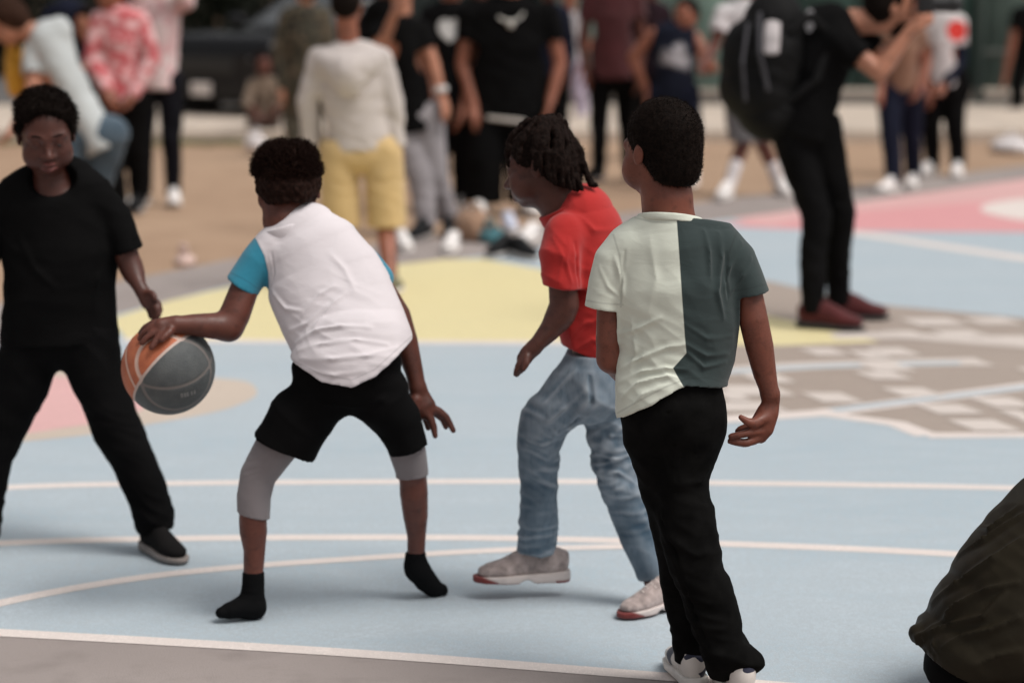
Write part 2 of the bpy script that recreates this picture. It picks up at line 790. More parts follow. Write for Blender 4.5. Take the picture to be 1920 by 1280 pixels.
def head_into(fl, c, M, s=1.0, lid=0.6, ears=1.0, young=0):
    c = np.asarray(c, float)

    def W(x, y, z):
        return c + M @ (np.array([x, y, z]) * s)

    fl.add(Ell(W(0, -0.006, 0.030), np.array((0.069, 0.087, 0.076)) * s, M), 0.03 * s)
    jw = 0.060 if young else 0.066
    fl.add(Ell(W(0, 0.030, -0.030 + 0.004 * young), np.array((0.058, 0.056, jw)) * s, M), 0.035 * s)
    fl.add(Ell(W(0, 0.058, -0.082 + 0.006 * young), np.array((0.023, 0.021, 0.016)) * s, M), 0.03 * s)
    if young:
        for e in (-1, 1):
            fl.add(Ell(W(e * 0.040, 0.046, -0.048), np.array((0.022, 0.024, 0.022)) * s, M), 0.026 * s)   # round cheeks
    for e in (-1, 1):
        fl.add(Ell(W(e * 0.036, 0.052, -0.032), np.array((0.024, 0.025, 0.029)) * s, M), 0.024 * s)      # cheek
        fl.add(Loft([W(e * 0.046, 0.066, 0.020), W(e * 0.015, 0.079, 0.017)], [0.007 * s, 0.006 * s]), 0.018 * s)  # brow
    for e in (-1, 1):
        fl.sub(Ell(W(e * 0.031, 0.092, 0.000), np.array((0.019, 0.016, 0.012)) * s, M), 0.012 * s)
    fl.add(Loft([W(0, 0.080, 0.008), W(0, 0.090, -0.012), W(0, 0.100, -0.028)], [0.006 * s, 0.0075 * s, 0.0115 * s]), 0.012 * s)
    for e in (-1, 1):
        fl.add(Ell(W(e * 0.0125, 0.090, -0.032), np.array((0.010, 0.009, 0.008)) * s, M), 0.006 * s)
        fl.add(Ell(W(e * 0.030, 0.0705, 0.0005), 0.0148 * s), 0.004 * s)                     # lids round the eye
        fl.sub(Ell(W(e * 0.030, 0.0885, -0.0028), np.array((0.0125, 0.0085, 0.0042 * lid / 0.6)) * s, M), 0.002 * s)
    fl.add(Loft([W(-0.020, 0.078, -0.0555), W(0, 0.089, -0.0515), W(0.020, 0.078, -0.0555)], [0.005 * s, 0.0078 * s, 0.005 * s]), 0.006 * s)
    fl.add(Loft([W(-0.018, 0.077, -0.064), W(0, 0.087, -0.067), W(0.018, 0.077, -0.064)], [0.005 * s, 0.0085 * s, 0.005 * s]), 0.006 * s)
    fl.sub(Loft([W(-0.020, 0.090, -0.0595), W(0, 0.099, -0.0595), W(0.020, 0.090, -0.0595)], [0.0022 * s] * 3), 0.003 * s)
    for e in (-1, 1):
        Me = M @ np.array(Matrix.Rotation(R(-e * 13), 3, 'Z') @ Matrix.Rotation(R(12), 3, 'X'))
        fl.add(Ell(W(e * 0.0715, -0.010, -0.004), np.array((0.0068, 0.017, 0.029)) * s * ears, Me), 0.006 * s)
        fl.sub(Ell(W(e * 0.083, -0.008, -0.002), np.array((0.007, 0.010, 0.017)) * s * ears, Me), 0.004 * s)
    return W


def eyes(root, W, M, s, look=(0, -0.25), lid=0.6):
    """eyeball in each socket, iris turned down a little"""
    for e in (-1, 1):
        bm = bmesh.new()
        bmesh.ops.create_uvsphere(bm, u_segments=18, v_segments=12, radius=0.0128 * s)
        me = bpy.data.meshes.new('eye')
        bm.to_mesh(me)
        bm.free()
        c = W(e * 0.030, 0.0700, -0.001)
        o = link('eye', me, EYE_W, root)
        o.location = tuple(c - np.array(root.location))
        me.materials.append(EYE_D)
        d = Vector(tuple(M @ nrm((look[0], 1, look[1]))))
        for p in me.polygons:
            p.use_smooth = True
            if p.center.normalized().dot(d) > 0.80:
                p.material_index = 1


def hand_prims(w, dirv, back, thumb, s=1.0, curl=0.35, spread=1.0):
    x = nrm(dirv)
    z = nrm(np.asarray(back, float) - x * np.dot(back, x))
    y = np.cross(z, x) * thumb
    w = np.asarray(w, float)
    out = []
    for off, ln in zip((0.027, 0.009, -0.009, -0.025), (0.066, 0.074, 0.068, 0.053)):
        k = w + (x * 0.082 + y * off) * s
        out.append((Loft([w + y * off * 0.55 * s + x * 0.004 * s, k], [0.0155 * s, 0.0125 * s]), 0.014 * s))
        a = curl * 0.6
        pts, rr = [k], [0.0105 * s]
        yo = y * off * 5 * spread
        for fr, r_ in ((0.46, 0.0095), (0.31, 0.0085), (0.23, 0.007)):
            pts.append(pts[-1] + (nrm(x * math.cos(a) + yo * 0.6) * 1.0 - z * math.sin(a)) * ln * fr * s)
            rr.append(r_ * s)
            a += curl
        out.append((Loft(pts, rr), 0.004 * s))
    b = w + (x * 0.018 + y * 0.020) * s
    out.append((Loft([b, b + (x * 0.026 + y * 0.022 - z * 0.010) * s, b + (x * 0.056 + y * 0.032 - z * 0.016) * s, b + (x * 0.080 + y * 0.034 - z * 0.022) * s],
                     [0.0150 * s, 0.0125 * s, 0.0105 * s, 0.008 * s]), 0.008 * s))
    return out


def strands(V, Nn, count, length, rad, curl=0.4, seg=4, up=0.0):
    idx = RNG.integers(0, len(V), count)
    b = V[idx] + RNG.normal(size=(count, 3)) * 0.0008
    d = Nn[idx] + RNG.normal(size=(count, 3)) * 0.35
    d[:, 2] += up
    d /= np.linalg.norm(d, axis=1)[:, None]
    s1 = np.cross(d, RNG.normal(size=(count, 3)))
    s1 /= np.linalg.norm(s1, axis=1)[:, None]
    s2 = np.cross(d, s1)
    ln = length * RNG.uniform(0.55, 1.15, count)
    ph = RNG.uniform(0, 6.28, count)
    rings = []
    for t in np.linspace(0, 1, seg + 1):
        th = ph + t * 7.5
        c = b + d * (ln * t)[:, None] + (s1 * np.cos(th)[:, None] + s2 * np.sin(th)[:, None]) * (curl * ln * 0.35 * t)[:, None]
        for k in range(3):
            a = k * 2.094
            rings.append(c + (s1 * math.cos(a) + s2 * math.sin(a)) * rad * (1.05 - 0.8 * t))
    A = np.stack(rings, 1)
    n = A.shape[1]
    Q = []
    base = np.arange(count) * n
    for r_ in range(seg):
        for k in range(3):
            a, b_ = r_ * 3 + k, r_ * 3 + (k + 1) % 3
            Q.append(np.stack([base + a, base + b_, base + b_ + 3, base + a + 3], 1))
    return A.reshape(-1, 3), np.concatenate(Q)


def hair_mesh(field, h, root, mat, amp=0.0012, freq=240, n=0, length=0.004, rad=0.0004, curl=0.4, up=0.0, sel=None, seg=3):
    V, Q = net(field, h)
    Nn = vnormals(V, Q)
    V = V + Nn * (perlin(V * freq) * amp + perlin(V * freq * 0.3 + 5) * amp * 1.4)[:, None]
    if n:
        Nn = vnormals(V, Q)
        src = np.arange(len(V)) if sel is None else np.nonzero(sel(V))[0]
        A, F = strands(V[src], Nn[src], n, length, rad, curl, seg, up)
        Q = np.concatenate([Q, F + len(V)])
        V = np.concatenate([V, A])
    return part('hair', V, Q, mat, root)


def shoe(root, heel, toe, upv, upper, solemat, name='shoe', wide=1.0, sole_h=0.026, laces=None, toe_mat=None, h=0.005, collar=0.075, splitfn=None):
    heel, toe = np.asarray(heel, float), np.asarray(toe, float)
    L = np.linalg.norm(toe - heel)
    x = (toe - heel) / L
    z = nrm(np.asarray(upv, float) - x * np.dot(upv, x))
    y = np.cross(z, x)
    k = L / 0.25

    def W(a, b, c):
        return heel + x * a * L + y * b * k + z * c * k
    out = [(0.09, 0.029), (0.30, 0.031), (0.50, 0.036), (0.70, 0.042), (0.86, 0.037), (0.93, 0.026)]
    prof = [(0.060, 0.050), (0.060, 0.052), (0.046, 0.044), (0.034, 0.030), (0.030, 0.022), (0.027, 0.017)]
    fu = Field()
    fu.add(Loft([W(a, 0, p[0]) for a, p in zip([o[0] for o in out], prof)], [o[1] * k * wide for o in out], [p[1] * k for p in prof], [y] * 6), 0.01)
    fu.add(Loft([W(0.22, 0, 0.05), W(0.19, 0, 0.05 + collar * 0.6)], [0.032 * k, 0.034 * k]), 0.02)
    fu.cut(Cut([(W(0, 0, sole_h / k * 0.6), -z), (W(0.19, 0, 0.05 + collar * 0.6), z - x * 0.25)]))
    o = mk(name, fu, h, upper, root)
    fs = Field()
    fs.add(Loft([W(a, 0, 0.014) for a, w in out], [(w + 0.005) * k * wide for a, w in out], [0.05 * k] * 6, [y] * 6), 0.01)
    fs.cut(Cut([(W(0, 0, 0), -z), (W(0, 0, sole_h / k), z + x * 0.06)]))
    if splitfn is not None:
        fs.sub(Loft([W(0.46, -0.08, -0.012), W(0.46, 0.08, -0.012)], [0.021 * k, 0.021 * k]), 0.008)
    V, Q = net(fs, h * 0.8)
    at = {'seam': np.zeros(len(V)) - 1} if splitfn is None else {'seam': splitfn((V - heel) @ x / L, (V - heel) @ z)}
    so = part('sole', V, Q, solemat, o, None)
    at0 = so.data.attributes.new('seam', 'FLOAT', 'POINT')
    at0.data.foreach_set('value', np.asarray(at['seam'], f32))
    so.location = (0, 0, 0)
    if laces is not None:
        for i in range(5):
            a = 0.36 + 0.075 * i
            zz = float(np.interp(a, [0.09, 0.30, 0.50, 0.70, 0.86], [0.110, 0.112, 0.090, 0.064, 0.052])) + 0.001
            ww = 0.020
            fl = Field()
            fl.add(Loft([W(a, -ww, zz - 0.010), W(a + 0.01, 0, zz), W(a, ww, zz - 0.010)], [0.005 * k] * 3), 0.002)
            V, Q = net(fl, 0.003)
            part('lace', V, Q, laces, o)
    return o


def ring_tube(name, C, U, V_, a, b, r, mat, root, n=48, m=8, flat=1.0, attrs=None, wob=0.0):
    """closed band: ellipse a x b in the plane U,V, tube radius r (times flat across)"""
    C, U, V_ = map(np.asarray, (C, U, V_))
    Wd = np.cross(U, V_)
    vs, fs = [], []
    for i in range(n):
        t = 2 * math.pi * i / n
        e = U * math.cos(t) * a + V_ * math.sin(t) * b
        rad = nrm(U * math.cos(t) / a + V_ * math.sin(t) / b)
        c = C + e + Wd * wob * math.sin(3 * t)
        for j in range(m):
            q = 2 * math.pi * j / m
            vs.append(c + rad * math.cos(q) * r + Wd * math.sin(q) * r * flat)
    for i in range(n):
        for j in range(m):
            fs.append((i * m + j, ((i + 1) % n) * m + j, ((i + 1) % n) * m + (j + 1) % m, i * m + (j + 1) % m))
    V = np.array(vs)
    return part(name, V, np.array(fs)[:, ::-1].copy(), mat, root, {k: f(V) for k, f in (attrs or {}).items()})


def stitches(lines):
    """distance to sewn seams and hems, given as picture polylines"""
    def f(V):
        px = proj(V)
        best = np.full(len(V), 1e6)
        for L in lines:
            L = np.array(L, float)
            for a, b in zip(L[:-1], L[1:]):
                w = b - a
                t = np.clip(((px - a) @ w) / (w @ w), 0, 1)
                best = np.minimum(best, np.linalg.norm(px - a - t[:, None] * w, axis=1))
        return best * mpp(V[0])
    return f


def person(fig, label, group=None):
    return thing('person', fig.base, label, 'person', group)


class PartCut:
    """a cut that only acts on one side of a plane x = x0 (a sleeve mouth beside a torso)"""
    def __init__(q, pln, side, x):
        q.c, q.n, q.x, q.s = np.asarray(pln[0], f32), np.asarray(nrm(pln[1]), f32), x, side

    def d(q, p):
        return np.minimum((p - q.c) @ q.n, (p[:, 0] - q.x) * q.s)


class SplitCut:
    """one cut left of x0, another right of it (two trouser legs)"""
    def __init__(q, a, b, x):
        q.a, q.b, q.x = a, b, x

    def d(q, p):
        ea = (p - np.asarray(q.a[0], f32)) @ nrm(q.a[1]).astype(f32)
        eb = (p - np.asarray(q.b[0], f32)) @ nrm(q.b[1]).astype(f32)
        return np.where(p[:, 0] < q.x, ea, eb)

# ------------------------------------------------------------------ the setting: ground and painted court
COAT = [0]


def PZ(z):
    # coats of paint are thin: 4 mm slab, then about 1 mm a coat
    COAT[0] += 1
    return z if z <= 0.004 else 0.0047 + (z - 0.008) * 0.1 + COAT[0] * 0.00001


def sheet(name, poly, z, mat, kind='structure', parent=None):
    z = PZ(z)
    me = bpy.data.meshes.new(name)
    bm = bmesh.new()
    vs = [bm.verts.new((p[0], p[1], z)) for p in poly]
    f = bm.faces.new(vs)
    if f.normal.z < 0 or True:
        bm.normal_update()
        if f.normal.z < 0:
            f.normal_flip()
    bmesh.ops.triangulate(bm, faces=bm.faces[:])
    bm.to_mesh(me)
    bm.free()
    o = link(name, me, mat, parent)
    if parent is None:
        o['kind'] = kind
    return o


def spline(pts, n=10):
    pts = [np.asarray(p, float) for p in pts]
    out = []
    for i in range(len(pts) - 1):
        p0, p1, p2, p3 = pts[max(i - 1, 0)], pts[i], pts[i + 1], pts[min(i + 2, len(pts) - 1)]
        for k in range(n):
            t = k / n
            out.append(0.5 * (2 * p1 + (p2 - p0) * t + (2 * p0 - 5 * p1 + 4 * p2 - p3) * t * t + (3 * p1 - p0 - 3 * p2 + p3) * t ** 3))
    out.append(pts[-1])
    return out


def gp(pts):
    return [G(x, y)[:2] for x, y in pts]


def ribbon(name, pts, w, z, mat, parent=None, sm=True):
    z = PZ(z)
    c = np.array(spline(gp(pts), 12) if sm else gp(pts))
    t = np.gradient(c, axis=0)
    t /= np.linalg.norm(t, axis=1)[:, None]
    n = np.stack([-t[:, 1], t[:, 0]], 1) * w / 2
    V = np.concatenate([np.c_[c + n, np.full(len(c), z)], np.c_[c - n, np.full(len(c), z)]])
    m = len(c)
    F = [(i, i + m, i + 1 + m, i + 1) for i in range(m - 1)]
    me = new_mesh(name, V, F, False)
    o = link(name, me, mat, parent)
    if parent is None:
        o['kind'] = 'structure'
    return o


def ground_mat(name, a, b, sc=0.6, c=None, fine=60, bd=0.003, rough=0.9, spots=0.0):
    m, nt, bs = _base(name)
    tc = 'Object'
    col = mixc(nt, ramp(nt, noise_fac(nt, sc, 6), 0.32, 0.68), a, b)
    col = mixc(nt, ramp(nt, noise_fac(nt, sc * 9, 5), 0.5, 0.8), col, c or tuple(x * 0.86 for x in a))
    if spots:
        col = mixc(nt, ramp(nt, noise_fac(nt, fine * 1.5, 3), 0.62, 0.70), col, tuple(x * (1 - spots) for x in a))
    nt.links.new(col, bs.inputs['Base Color'])
    bs.inputs['Roughness'].default_value = rough
    bs.inputs['Specular IOR Level'].default_value = 0.3
    bump(nt, bs, noise_fac(nt, fine, 6), 0.5, bd)
    return m


def paint_mat(name, col, wear=0.35, under=(0.30, 0.26, 0.24), sat=None):
    """court paint: streaky, a little worn down to the asphalt"""
    m, nt, bs = _base(name)
    c = mixc(nt, ramp(nt, noise_fac(nt, 0.9, 6, stretch=(0.5, 2.2, 1)), 0.3, 0.7), col, sat or tuple(x * 0.86 for x in col))
    c = mixc(nt, ramp(nt, noise_fac(nt, 7.0, 6, stretch=(0.6, 1.6, 1)), 0.45, 0.85), c, tuple(min(x * 1.08 + 0.01, 1) for x in col))
    c = mixc(nt, ramp(nt, noise_fac(nt, 90, 3), 0.42, 0.62), tuple(x * 0.90 for x in col), c)
    c = mixc(nt, ramp(nt, noise_fac(nt, 260, 2), 0.58, 0.70), c, tuple(min(x * 1.18, 1) for x in col))
    sc_ = ramp(nt, noise_fac(nt, 3.0, 8, stretch=(0.35, 3.2, 1)), 0.68, 0.78)
    sm_ = N(nt, 'ShaderNodeMath', operation='MULTIPLY')
    sm_.inputs[1].default_value = 0.16
    nt.links.new(sc_, sm_.inputs[0])
    c = mixc(nt, sm_.outputs[0], c, (0.25, 0.22, 0.22))
    wn_ = ramp(nt, noise_fac(nt, 2.4, 10), 0.66, 0.80)
    wf = N(nt, 'ShaderNodeMath', operation='MULTIPLY')
    wf.inputs[1].default_value = wear
    nt.links.new(wn_, wf.inputs[0])
    c = mixc(nt, wf.outputs[0], c, under)
    nt.links.new(c, bs.inputs['Base Color'])
    bs.inputs['Roughness'].default_value = 0.6
    bs.inputs['Specular IOR Level'].default_value = 0.35
    bump(nt, bs, noise_fac(nt, 180, 4), 0.5, 0.0022)
    return m


M_DIRT = ground_mat('dirt', (0.325, 0.212, 0.140), (0.40, 0.275, 0.188), 0.35, fine=30, bd=0.01, spots=0.25)
M_ASPH = ground_mat('asphalt', (0.27, 0.232, 0.218), (0.33, 0.285, 0.268), 0.8, fine=220, bd=0.003, spots=0.2)
M_ROAD = ground_mat('road_asphalt', (0.10, 0.095, 0.09), (0.13, 0.12, 0.115), 0.6, fine=120, bd=0.003)
M_CONC = ground_mat('concrete_walk', (0.46, 0.385, 0.32), (0.55, 0.46, 0.385), 0.5, fine=90, bd=0.002)
M_BLUE = paint_mat('paint_blue', (0.425, 0.480, 0.520), 0.10, sat=(0.335, 0.425, 0.485))
M_YEL = paint_mat('paint_yellow', (0.70, 0.61, 0.34), 0.10, sat=(0.67, 0.59, 0.35))
M_PINK = paint_mat('paint_pink', (0.66, 0.315, 0.325), 0.10, sat=(0.62, 0.28, 0.29))
M_PINK2 = paint_mat('paint_light_pink', (0.67, 0.40, 0.39), 0.10)
M_BEIGE = paint_mat('paint_beige', (0.55, 0.46, 0.385), 0.2)
M_GREY = paint_mat('paint_grey', (0.365, 0.30, 0.258), 0.3, under=(0.32, 0.27, 0.245))
M_FAINT = paint_mat('paint_faded_white', (0.63, 0.56, 0.515), 0.35, under=(0.38, 0.32, 0.28))
M_LINE = paint_mat('paint_line', (0.72, 0.64, 0.60), 0.35, under=(0.45, 0.47, 0.48))

gm = bpy.data.meshes.new('ground')
bm = bmesh.new()
bmesh.ops.create_grid(bm, x_segments=2, y_segments=2, size=600)
bm.to_mesh(gm)
bm.free()
ground = link('ground', gm, M_DIRT)
ground['kind'] = 'structure'

EDGE = [(-900, 900), (-300, 740), (0, 650), (215, 592), (430, 536), (640, 508), (880, 484), (1100, 452), (1370, 412), (1640, 376), (1920, 337), (2500, 262)]
EDGE_A = [(-900, 790), (-300, 645), (0, 570), (215, 530), (430, 488), (640, 465), (880, 442), (1100, 410), (1370, 372), (1640, 345), (1920, 312), (2500, 242)]
L4 = [(-900, 1142), (0, 1189), (640, 1226), (1200, 1268), (1500, 1292), (2600, 1384)]
# asphalt slab under and round the court
sheet('asphalt', gp(EDGE_A) + [np.array([14, 6.0]), np.array([14, -8]), np.array([-14, -8]), np.array([-9, 6.0])], 0.004, M_ASPH)
court_blue = sheet('court_blue', gp(EDGE) + gp(L4[::-1]), 0.008, M_BLUE)
YEL = [(205, 600), (320, 565), (430, 540), (640, 510), (830, 488), (905, 487), (1020, 508), (1200, 540), (1400, 585), (1560, 622), (1650, 643), (1460, 650), (1060, 644), (640, 642), (240, 640)]
sheet('court_yellow', gp(YEL), 0.012, M_YEL)
sheet('court_pink', gp([(1340, 424), (1450, 412), (1640, 386), (1920, 350), (2400, 290), (2400, 470), (1920, 437), (1760, 436), (1600, 434), (1440, 430)]), 0.012, M_PINK)
sheet('court_light_pink', gp([(1370, 412), (1640, 376), (1920, 337), (2400, 272), (2400, 300), (1920, 372), (1600, 398), (1440, 424)]), 0.016, M_PINK2)
cc = G(2150, 398)
sheet('court_white_spot', [cc[:2] + np.array([math.cos(a) * 1.05, math.sin(a) * 1.05]) for a in np.linspace(0, 6.283, 48)[:-1]], 0.020, M_LINE)
GREYP = [(1250, 560), (1440, 528), (1560, 556), (1660, 574), (1920, 598), (2400, 640), (2400, 860), (1920, 818), (1738, 819), (1682, 797), (1540, 777), (1300, 793), (1250, 796)]
sheet('court_grey', gp(GREYP), 0.010, M_GREY)


sheet('court_beige_circle', spline(gp([(-300, 858), (-100, 846), (29, 832), (187, 815), (271, 799), (364, 783), (437, 765), (481, 742), (466, 719), (408, 711), (300, 703), (100, 692), (-200, 684), (-400, 690)]), 6), 0.012, M_BEIGE)
sheet('court_pink_circle', spline(gp([(-300, 840), (-100, 831), (48, 815), (117, 805), (175, 796), (257, 774), (292, 748), (262, 724), (100, 708), (-200, 700)]), 6), 0.016, M_PINK2)

# painted lines
ribbon('court_line', [(-500, 948), (0, 917), (300, 909), (640, 906), (1000, 905), (1350, 908), (1640, 912), (1920, 918), (2400, 930)], 0.066, 0.014, M_LINE)
ribbon('court_line', [(-500, 1052), (0, 1021), (360, 1012), (640, 1010), (900, 1011), (1200, 1017), (1350, 1022), (1560, 1030), (1800, 1042), (2200, 1066)], 0.066, 0.014, M_LINE)
ribbon('court_line', [(-330, 1250), (-150, 1180), (0, 1134), (230, 1091), (450, 1066), (750, 1045), (900, 1036), (1060, 1030), (1300, 1025)], 0.056, 0.018, M_LINE)
ribbon('court_line', L4, 0.062, 0.014, M_LINE)
ribbon('court_line', [(1560, 434), (1640, 444), (1760, 462), (1920, 486), (2200, 528)], 0.16, 0.016, M_LINE)
ribbon('court_line', [(230, 640), (640, 643), (1060, 645), (1300, 648)], 0.10, 0.016, M_LINE)
# outline and stripes of the grey painted patch
ribbon('court_line', [(2400, 866), (1920, 818), (1738, 819)], 0.09, 0.018, M_LINE, sm=False)
ribbon('court_line', [(1738, 819), (1682, 797), (1545, 778)], 0.09, 0.018, M_LINE, sm=False)
ribbon('court_line', [(1300, 793), (1540, 777), (1920, 727), (2200, 690)], 0.12, 0.022, M_LINE, sm=False)
ribbon('court_blue_stripe', [(1560, 772), (1920, 729), (2200, 695)], 0.06, 0.026, M_BLUE, sm=False)
ribbon('court_line', [(1340, 700), (1480, 690), (1640, 684), (1840, 680)], 0.17, 0.018, M_FAINT)
ribbon('court_blue_stripe', [(1360, 700), (1480, 692), (1640, 686), (1800, 683)], 0.07, 0.022, M_BLUE)
ribbon('court_line', [(1560, 632), (1700, 632), (1920, 648), (2200, 668)], 0.16, 0.018, M_FAINT)
random.seed(3)
BLK = [(1545, 662, 36), (1675, 662, 40), (1640, 684, 0), (1655, 706, 42), (1825, 681, 22), (1420, 735, 60), (1400, 765, 70), (1560, 748, 44), (1712, 738, 46), (1780, 770, 50),
       (1880, 757, 46), (1845, 800, 52), (1915, 782, 24), (1750, 606, 54), (1860, 604, 46), (1700, 630, 36), (1800, 628, 46), (1660, 690, 44), (1370, 744, 24), (1630, 668, 28), (1900, 640, 50), (1440, 712, 40), (1960, 700, 40), (1980, 800, 50)]
for x, y, w in BLK:
    if w == 0:
        continue
    c = G(x, y)[:2]
    ww = w * 0.85 * mpp(G(x, y))
    dd = random.uniform(0.09, 0.11)
    sk = 0.03
    q = [np.array([-ww + sk, -dd]), np.array([ww + sk, -dd * random.uniform(0.9, 1.05)]), np.array([ww - sk, dd]), np.array([-ww - sk, dd * random.uniform(0.9, 1.05)])]
    sheet('court_white_block', [c + v for v in q], 0.030, M_FAINT)

# concrete footway behind the dirt, with its kerb, and the road with the parked car
yw0, yw1 = G(960, 268)[1], G(960, 214)[1]


def slab(name, x0, x1, y0, y1, z0, z1, mat, parent=None, bev=0.02):
    me = bpy.data.meshes.new(name)
    bm = bmesh.new()
    bmesh.ops.create_cube(bm, size=1)
    for v in bm.verts:
        v.co = Vector(((x0 + x1) / 2 + v.co.x * (x1 - x0), (y0 + y1) / 2 + v.co.y * (y1 - y0), (z0 + z1) / 2 + v.co.z * (z1 - z0)))
    if bev:
        bmesh.ops.bevel(bm, geom=bm.edges[:], offset=bev, segments=2, affect='EDGES')
    bm.to_mesh(me)
    bm.free()
    return link(name, me, mat, parent)


pv = slab('pavement', -40, 60, yw0, yw1, -0.3, 0.10, M_CONC)
pv['kind'] = 'structure'
for i in range(-12, 20):      # expansion joints as thin proud strips of darker sealant
    j = slab('joint', i * 1.5 - 0.006, i * 1.5 + 0.006, yw0 + 0.03, yw1 - 0.03, 0.09, 0.1025, M_ASPH, pv, 0)
rd = sheet('road', [(-60, yw1 + 0.01), (60, yw1 + 0.01), (60, yw1 + 8), (-60, yw1 + 8)], 0.006, M_ROAD)
# low grass along the footway
gv, gf = [], []
rg = np.random.default_rng(5)
for i in range(5200):
    x = rg.uniform(-9, -1.2)
    y = yw0 - abs(rg.normal()) * 0.22 - 0.02
    hgt = rg.uniform(0.02, 0.06)
    a = rg.uniform(0, 6.28)
    dx, dy = math.cos(a) * 0.005, math.sin(a) * 0.005
    lx, ly = rg.normal() * 0.02, rg.normal() * 0.02
    n0 = len(gv)
    gv += [(x - dx, y - dy, 0), (x + dx, y + dy, 0), (x + lx, y + ly, hgt)]
    gf.append((n0, n0 + 1, n0 + 2))
M_GRASS = plain('grass_blade', (0.13, 0.14, 0.05), 0.8, var=0.35, scale=4)
gr = link('grass', new_mesh('grass', gv, gf, False), M_GRASS)
tag(gr, 'thin dry grass along the edge of the footway', 'grass', kind='stuff')


# ------------------------------------------------------------------ green building on the right
def box_mesh(x0, x1, y0, y1, z0, z1):
    V = np.array([(x, y, z) for x in (x0, x1) for y in (y0, y1) for z in (z0, z1)], float)
    F = np.array([(0, 1, 3, 2), (4, 6, 7, 5), (0, 4, 5, 1), (2, 3, 7, 6), (0, 2, 6, 4), (1, 5, 7, 3)])
    return V, F


gb0 = G(1018, 192)
YB = float(gb0[1])
XB0 = float(gb0[0])
bld = thing('green_building', (XB0, YB, 0), 'long green painted building with vertical wall panels and a pale ledge', 'building')
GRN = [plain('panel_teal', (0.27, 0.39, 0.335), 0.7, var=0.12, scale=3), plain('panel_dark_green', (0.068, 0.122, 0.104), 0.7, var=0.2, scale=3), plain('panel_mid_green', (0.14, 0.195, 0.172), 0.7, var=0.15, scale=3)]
V_, F_ = box_mesh(XB0, XB0 + 16, YB + 0.06, YB + 7, 0, 4.2)
part('wall', V_, F_, GRN[1], bld, smooth=False)
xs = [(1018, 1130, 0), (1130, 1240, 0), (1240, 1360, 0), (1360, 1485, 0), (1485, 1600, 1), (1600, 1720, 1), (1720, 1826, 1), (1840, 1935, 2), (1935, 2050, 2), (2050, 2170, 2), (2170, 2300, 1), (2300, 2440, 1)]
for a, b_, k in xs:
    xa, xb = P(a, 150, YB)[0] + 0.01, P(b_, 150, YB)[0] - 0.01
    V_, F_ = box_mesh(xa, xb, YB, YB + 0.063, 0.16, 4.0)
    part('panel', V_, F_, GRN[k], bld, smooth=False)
xa, xb = P(1826, 150, YB)[0], P(1842, 150, YB)[0]
V_, F_ = box_mesh(xa, xb, YB - 0.08, YB + 0.064, 0.0, 4.0)
part('pillar', V_, F_, plain('pillar_green', (0.10, 0.135, 0.12), 0.7), bld, smooth=False)
zl = P(1880, 98, YB)[2]
V_, F_ = box_mesh(xb + 0.005, xb + 3.4, YB - 0.04, YB + 0.02, zl - 0.05, zl + 0.03)
part('ledge', V_, F_, plain('ledge_pale', (0.17, 0.18, 0.16), 0.7), bld, smooth=False)
V_, F_ = box_mesh(XB0 - 0.02, XB0 + 16.02, YB - 0.03, YB + 0.05, 0.0, 0.155)
part('plinth', V_, F_, M_CONC, bld, smooth=False)
V_, F_ = box_mesh(XB0 - 0.2, XB0 + 16.2, YB - 0.25, YB + 7.2, 4.2, 4.4)
part('roof', V_, F_, GRN[1], bld, smooth=False)


# ------------------------------------------------------------------ dark shrubs and trees behind the road
def leaves(c, rad, n, size, rg, hollow=0.55):
    d = rg.normal(size=(n, 3))
    d /= np.linalg.norm(d, axis=1)[:, None]
    rr = hollow + (1 - hollow) * rg.uniform(0, 1, n) ** 0.6
    lump = 1 + 0.30 * perlin(d * 2.3 + c * 0.7)
    p = c + d * np.asarray(rad) * (rr * lump)[:, None]
    a = rg.normal(size=(n, 3))
    a /= np.linalg.norm(a, axis=1)[:, None]
    b_ = np.cross(a, rg.normal(size=(n, 3)))
    b_ /= np.linalg.norm(b_, axis=1)[:, None]
    s1 = size * rg.uniform(0.6, 1.3, n)[:, None]
    V = np.stack([p - a * s1, p + b_ * s1 * 0.5, p + a * s1, p - b_ * s1 * 0.5], 1).reshape(-1, 3)
    return V, np.arange(4 * n).reshape(-1, 4)


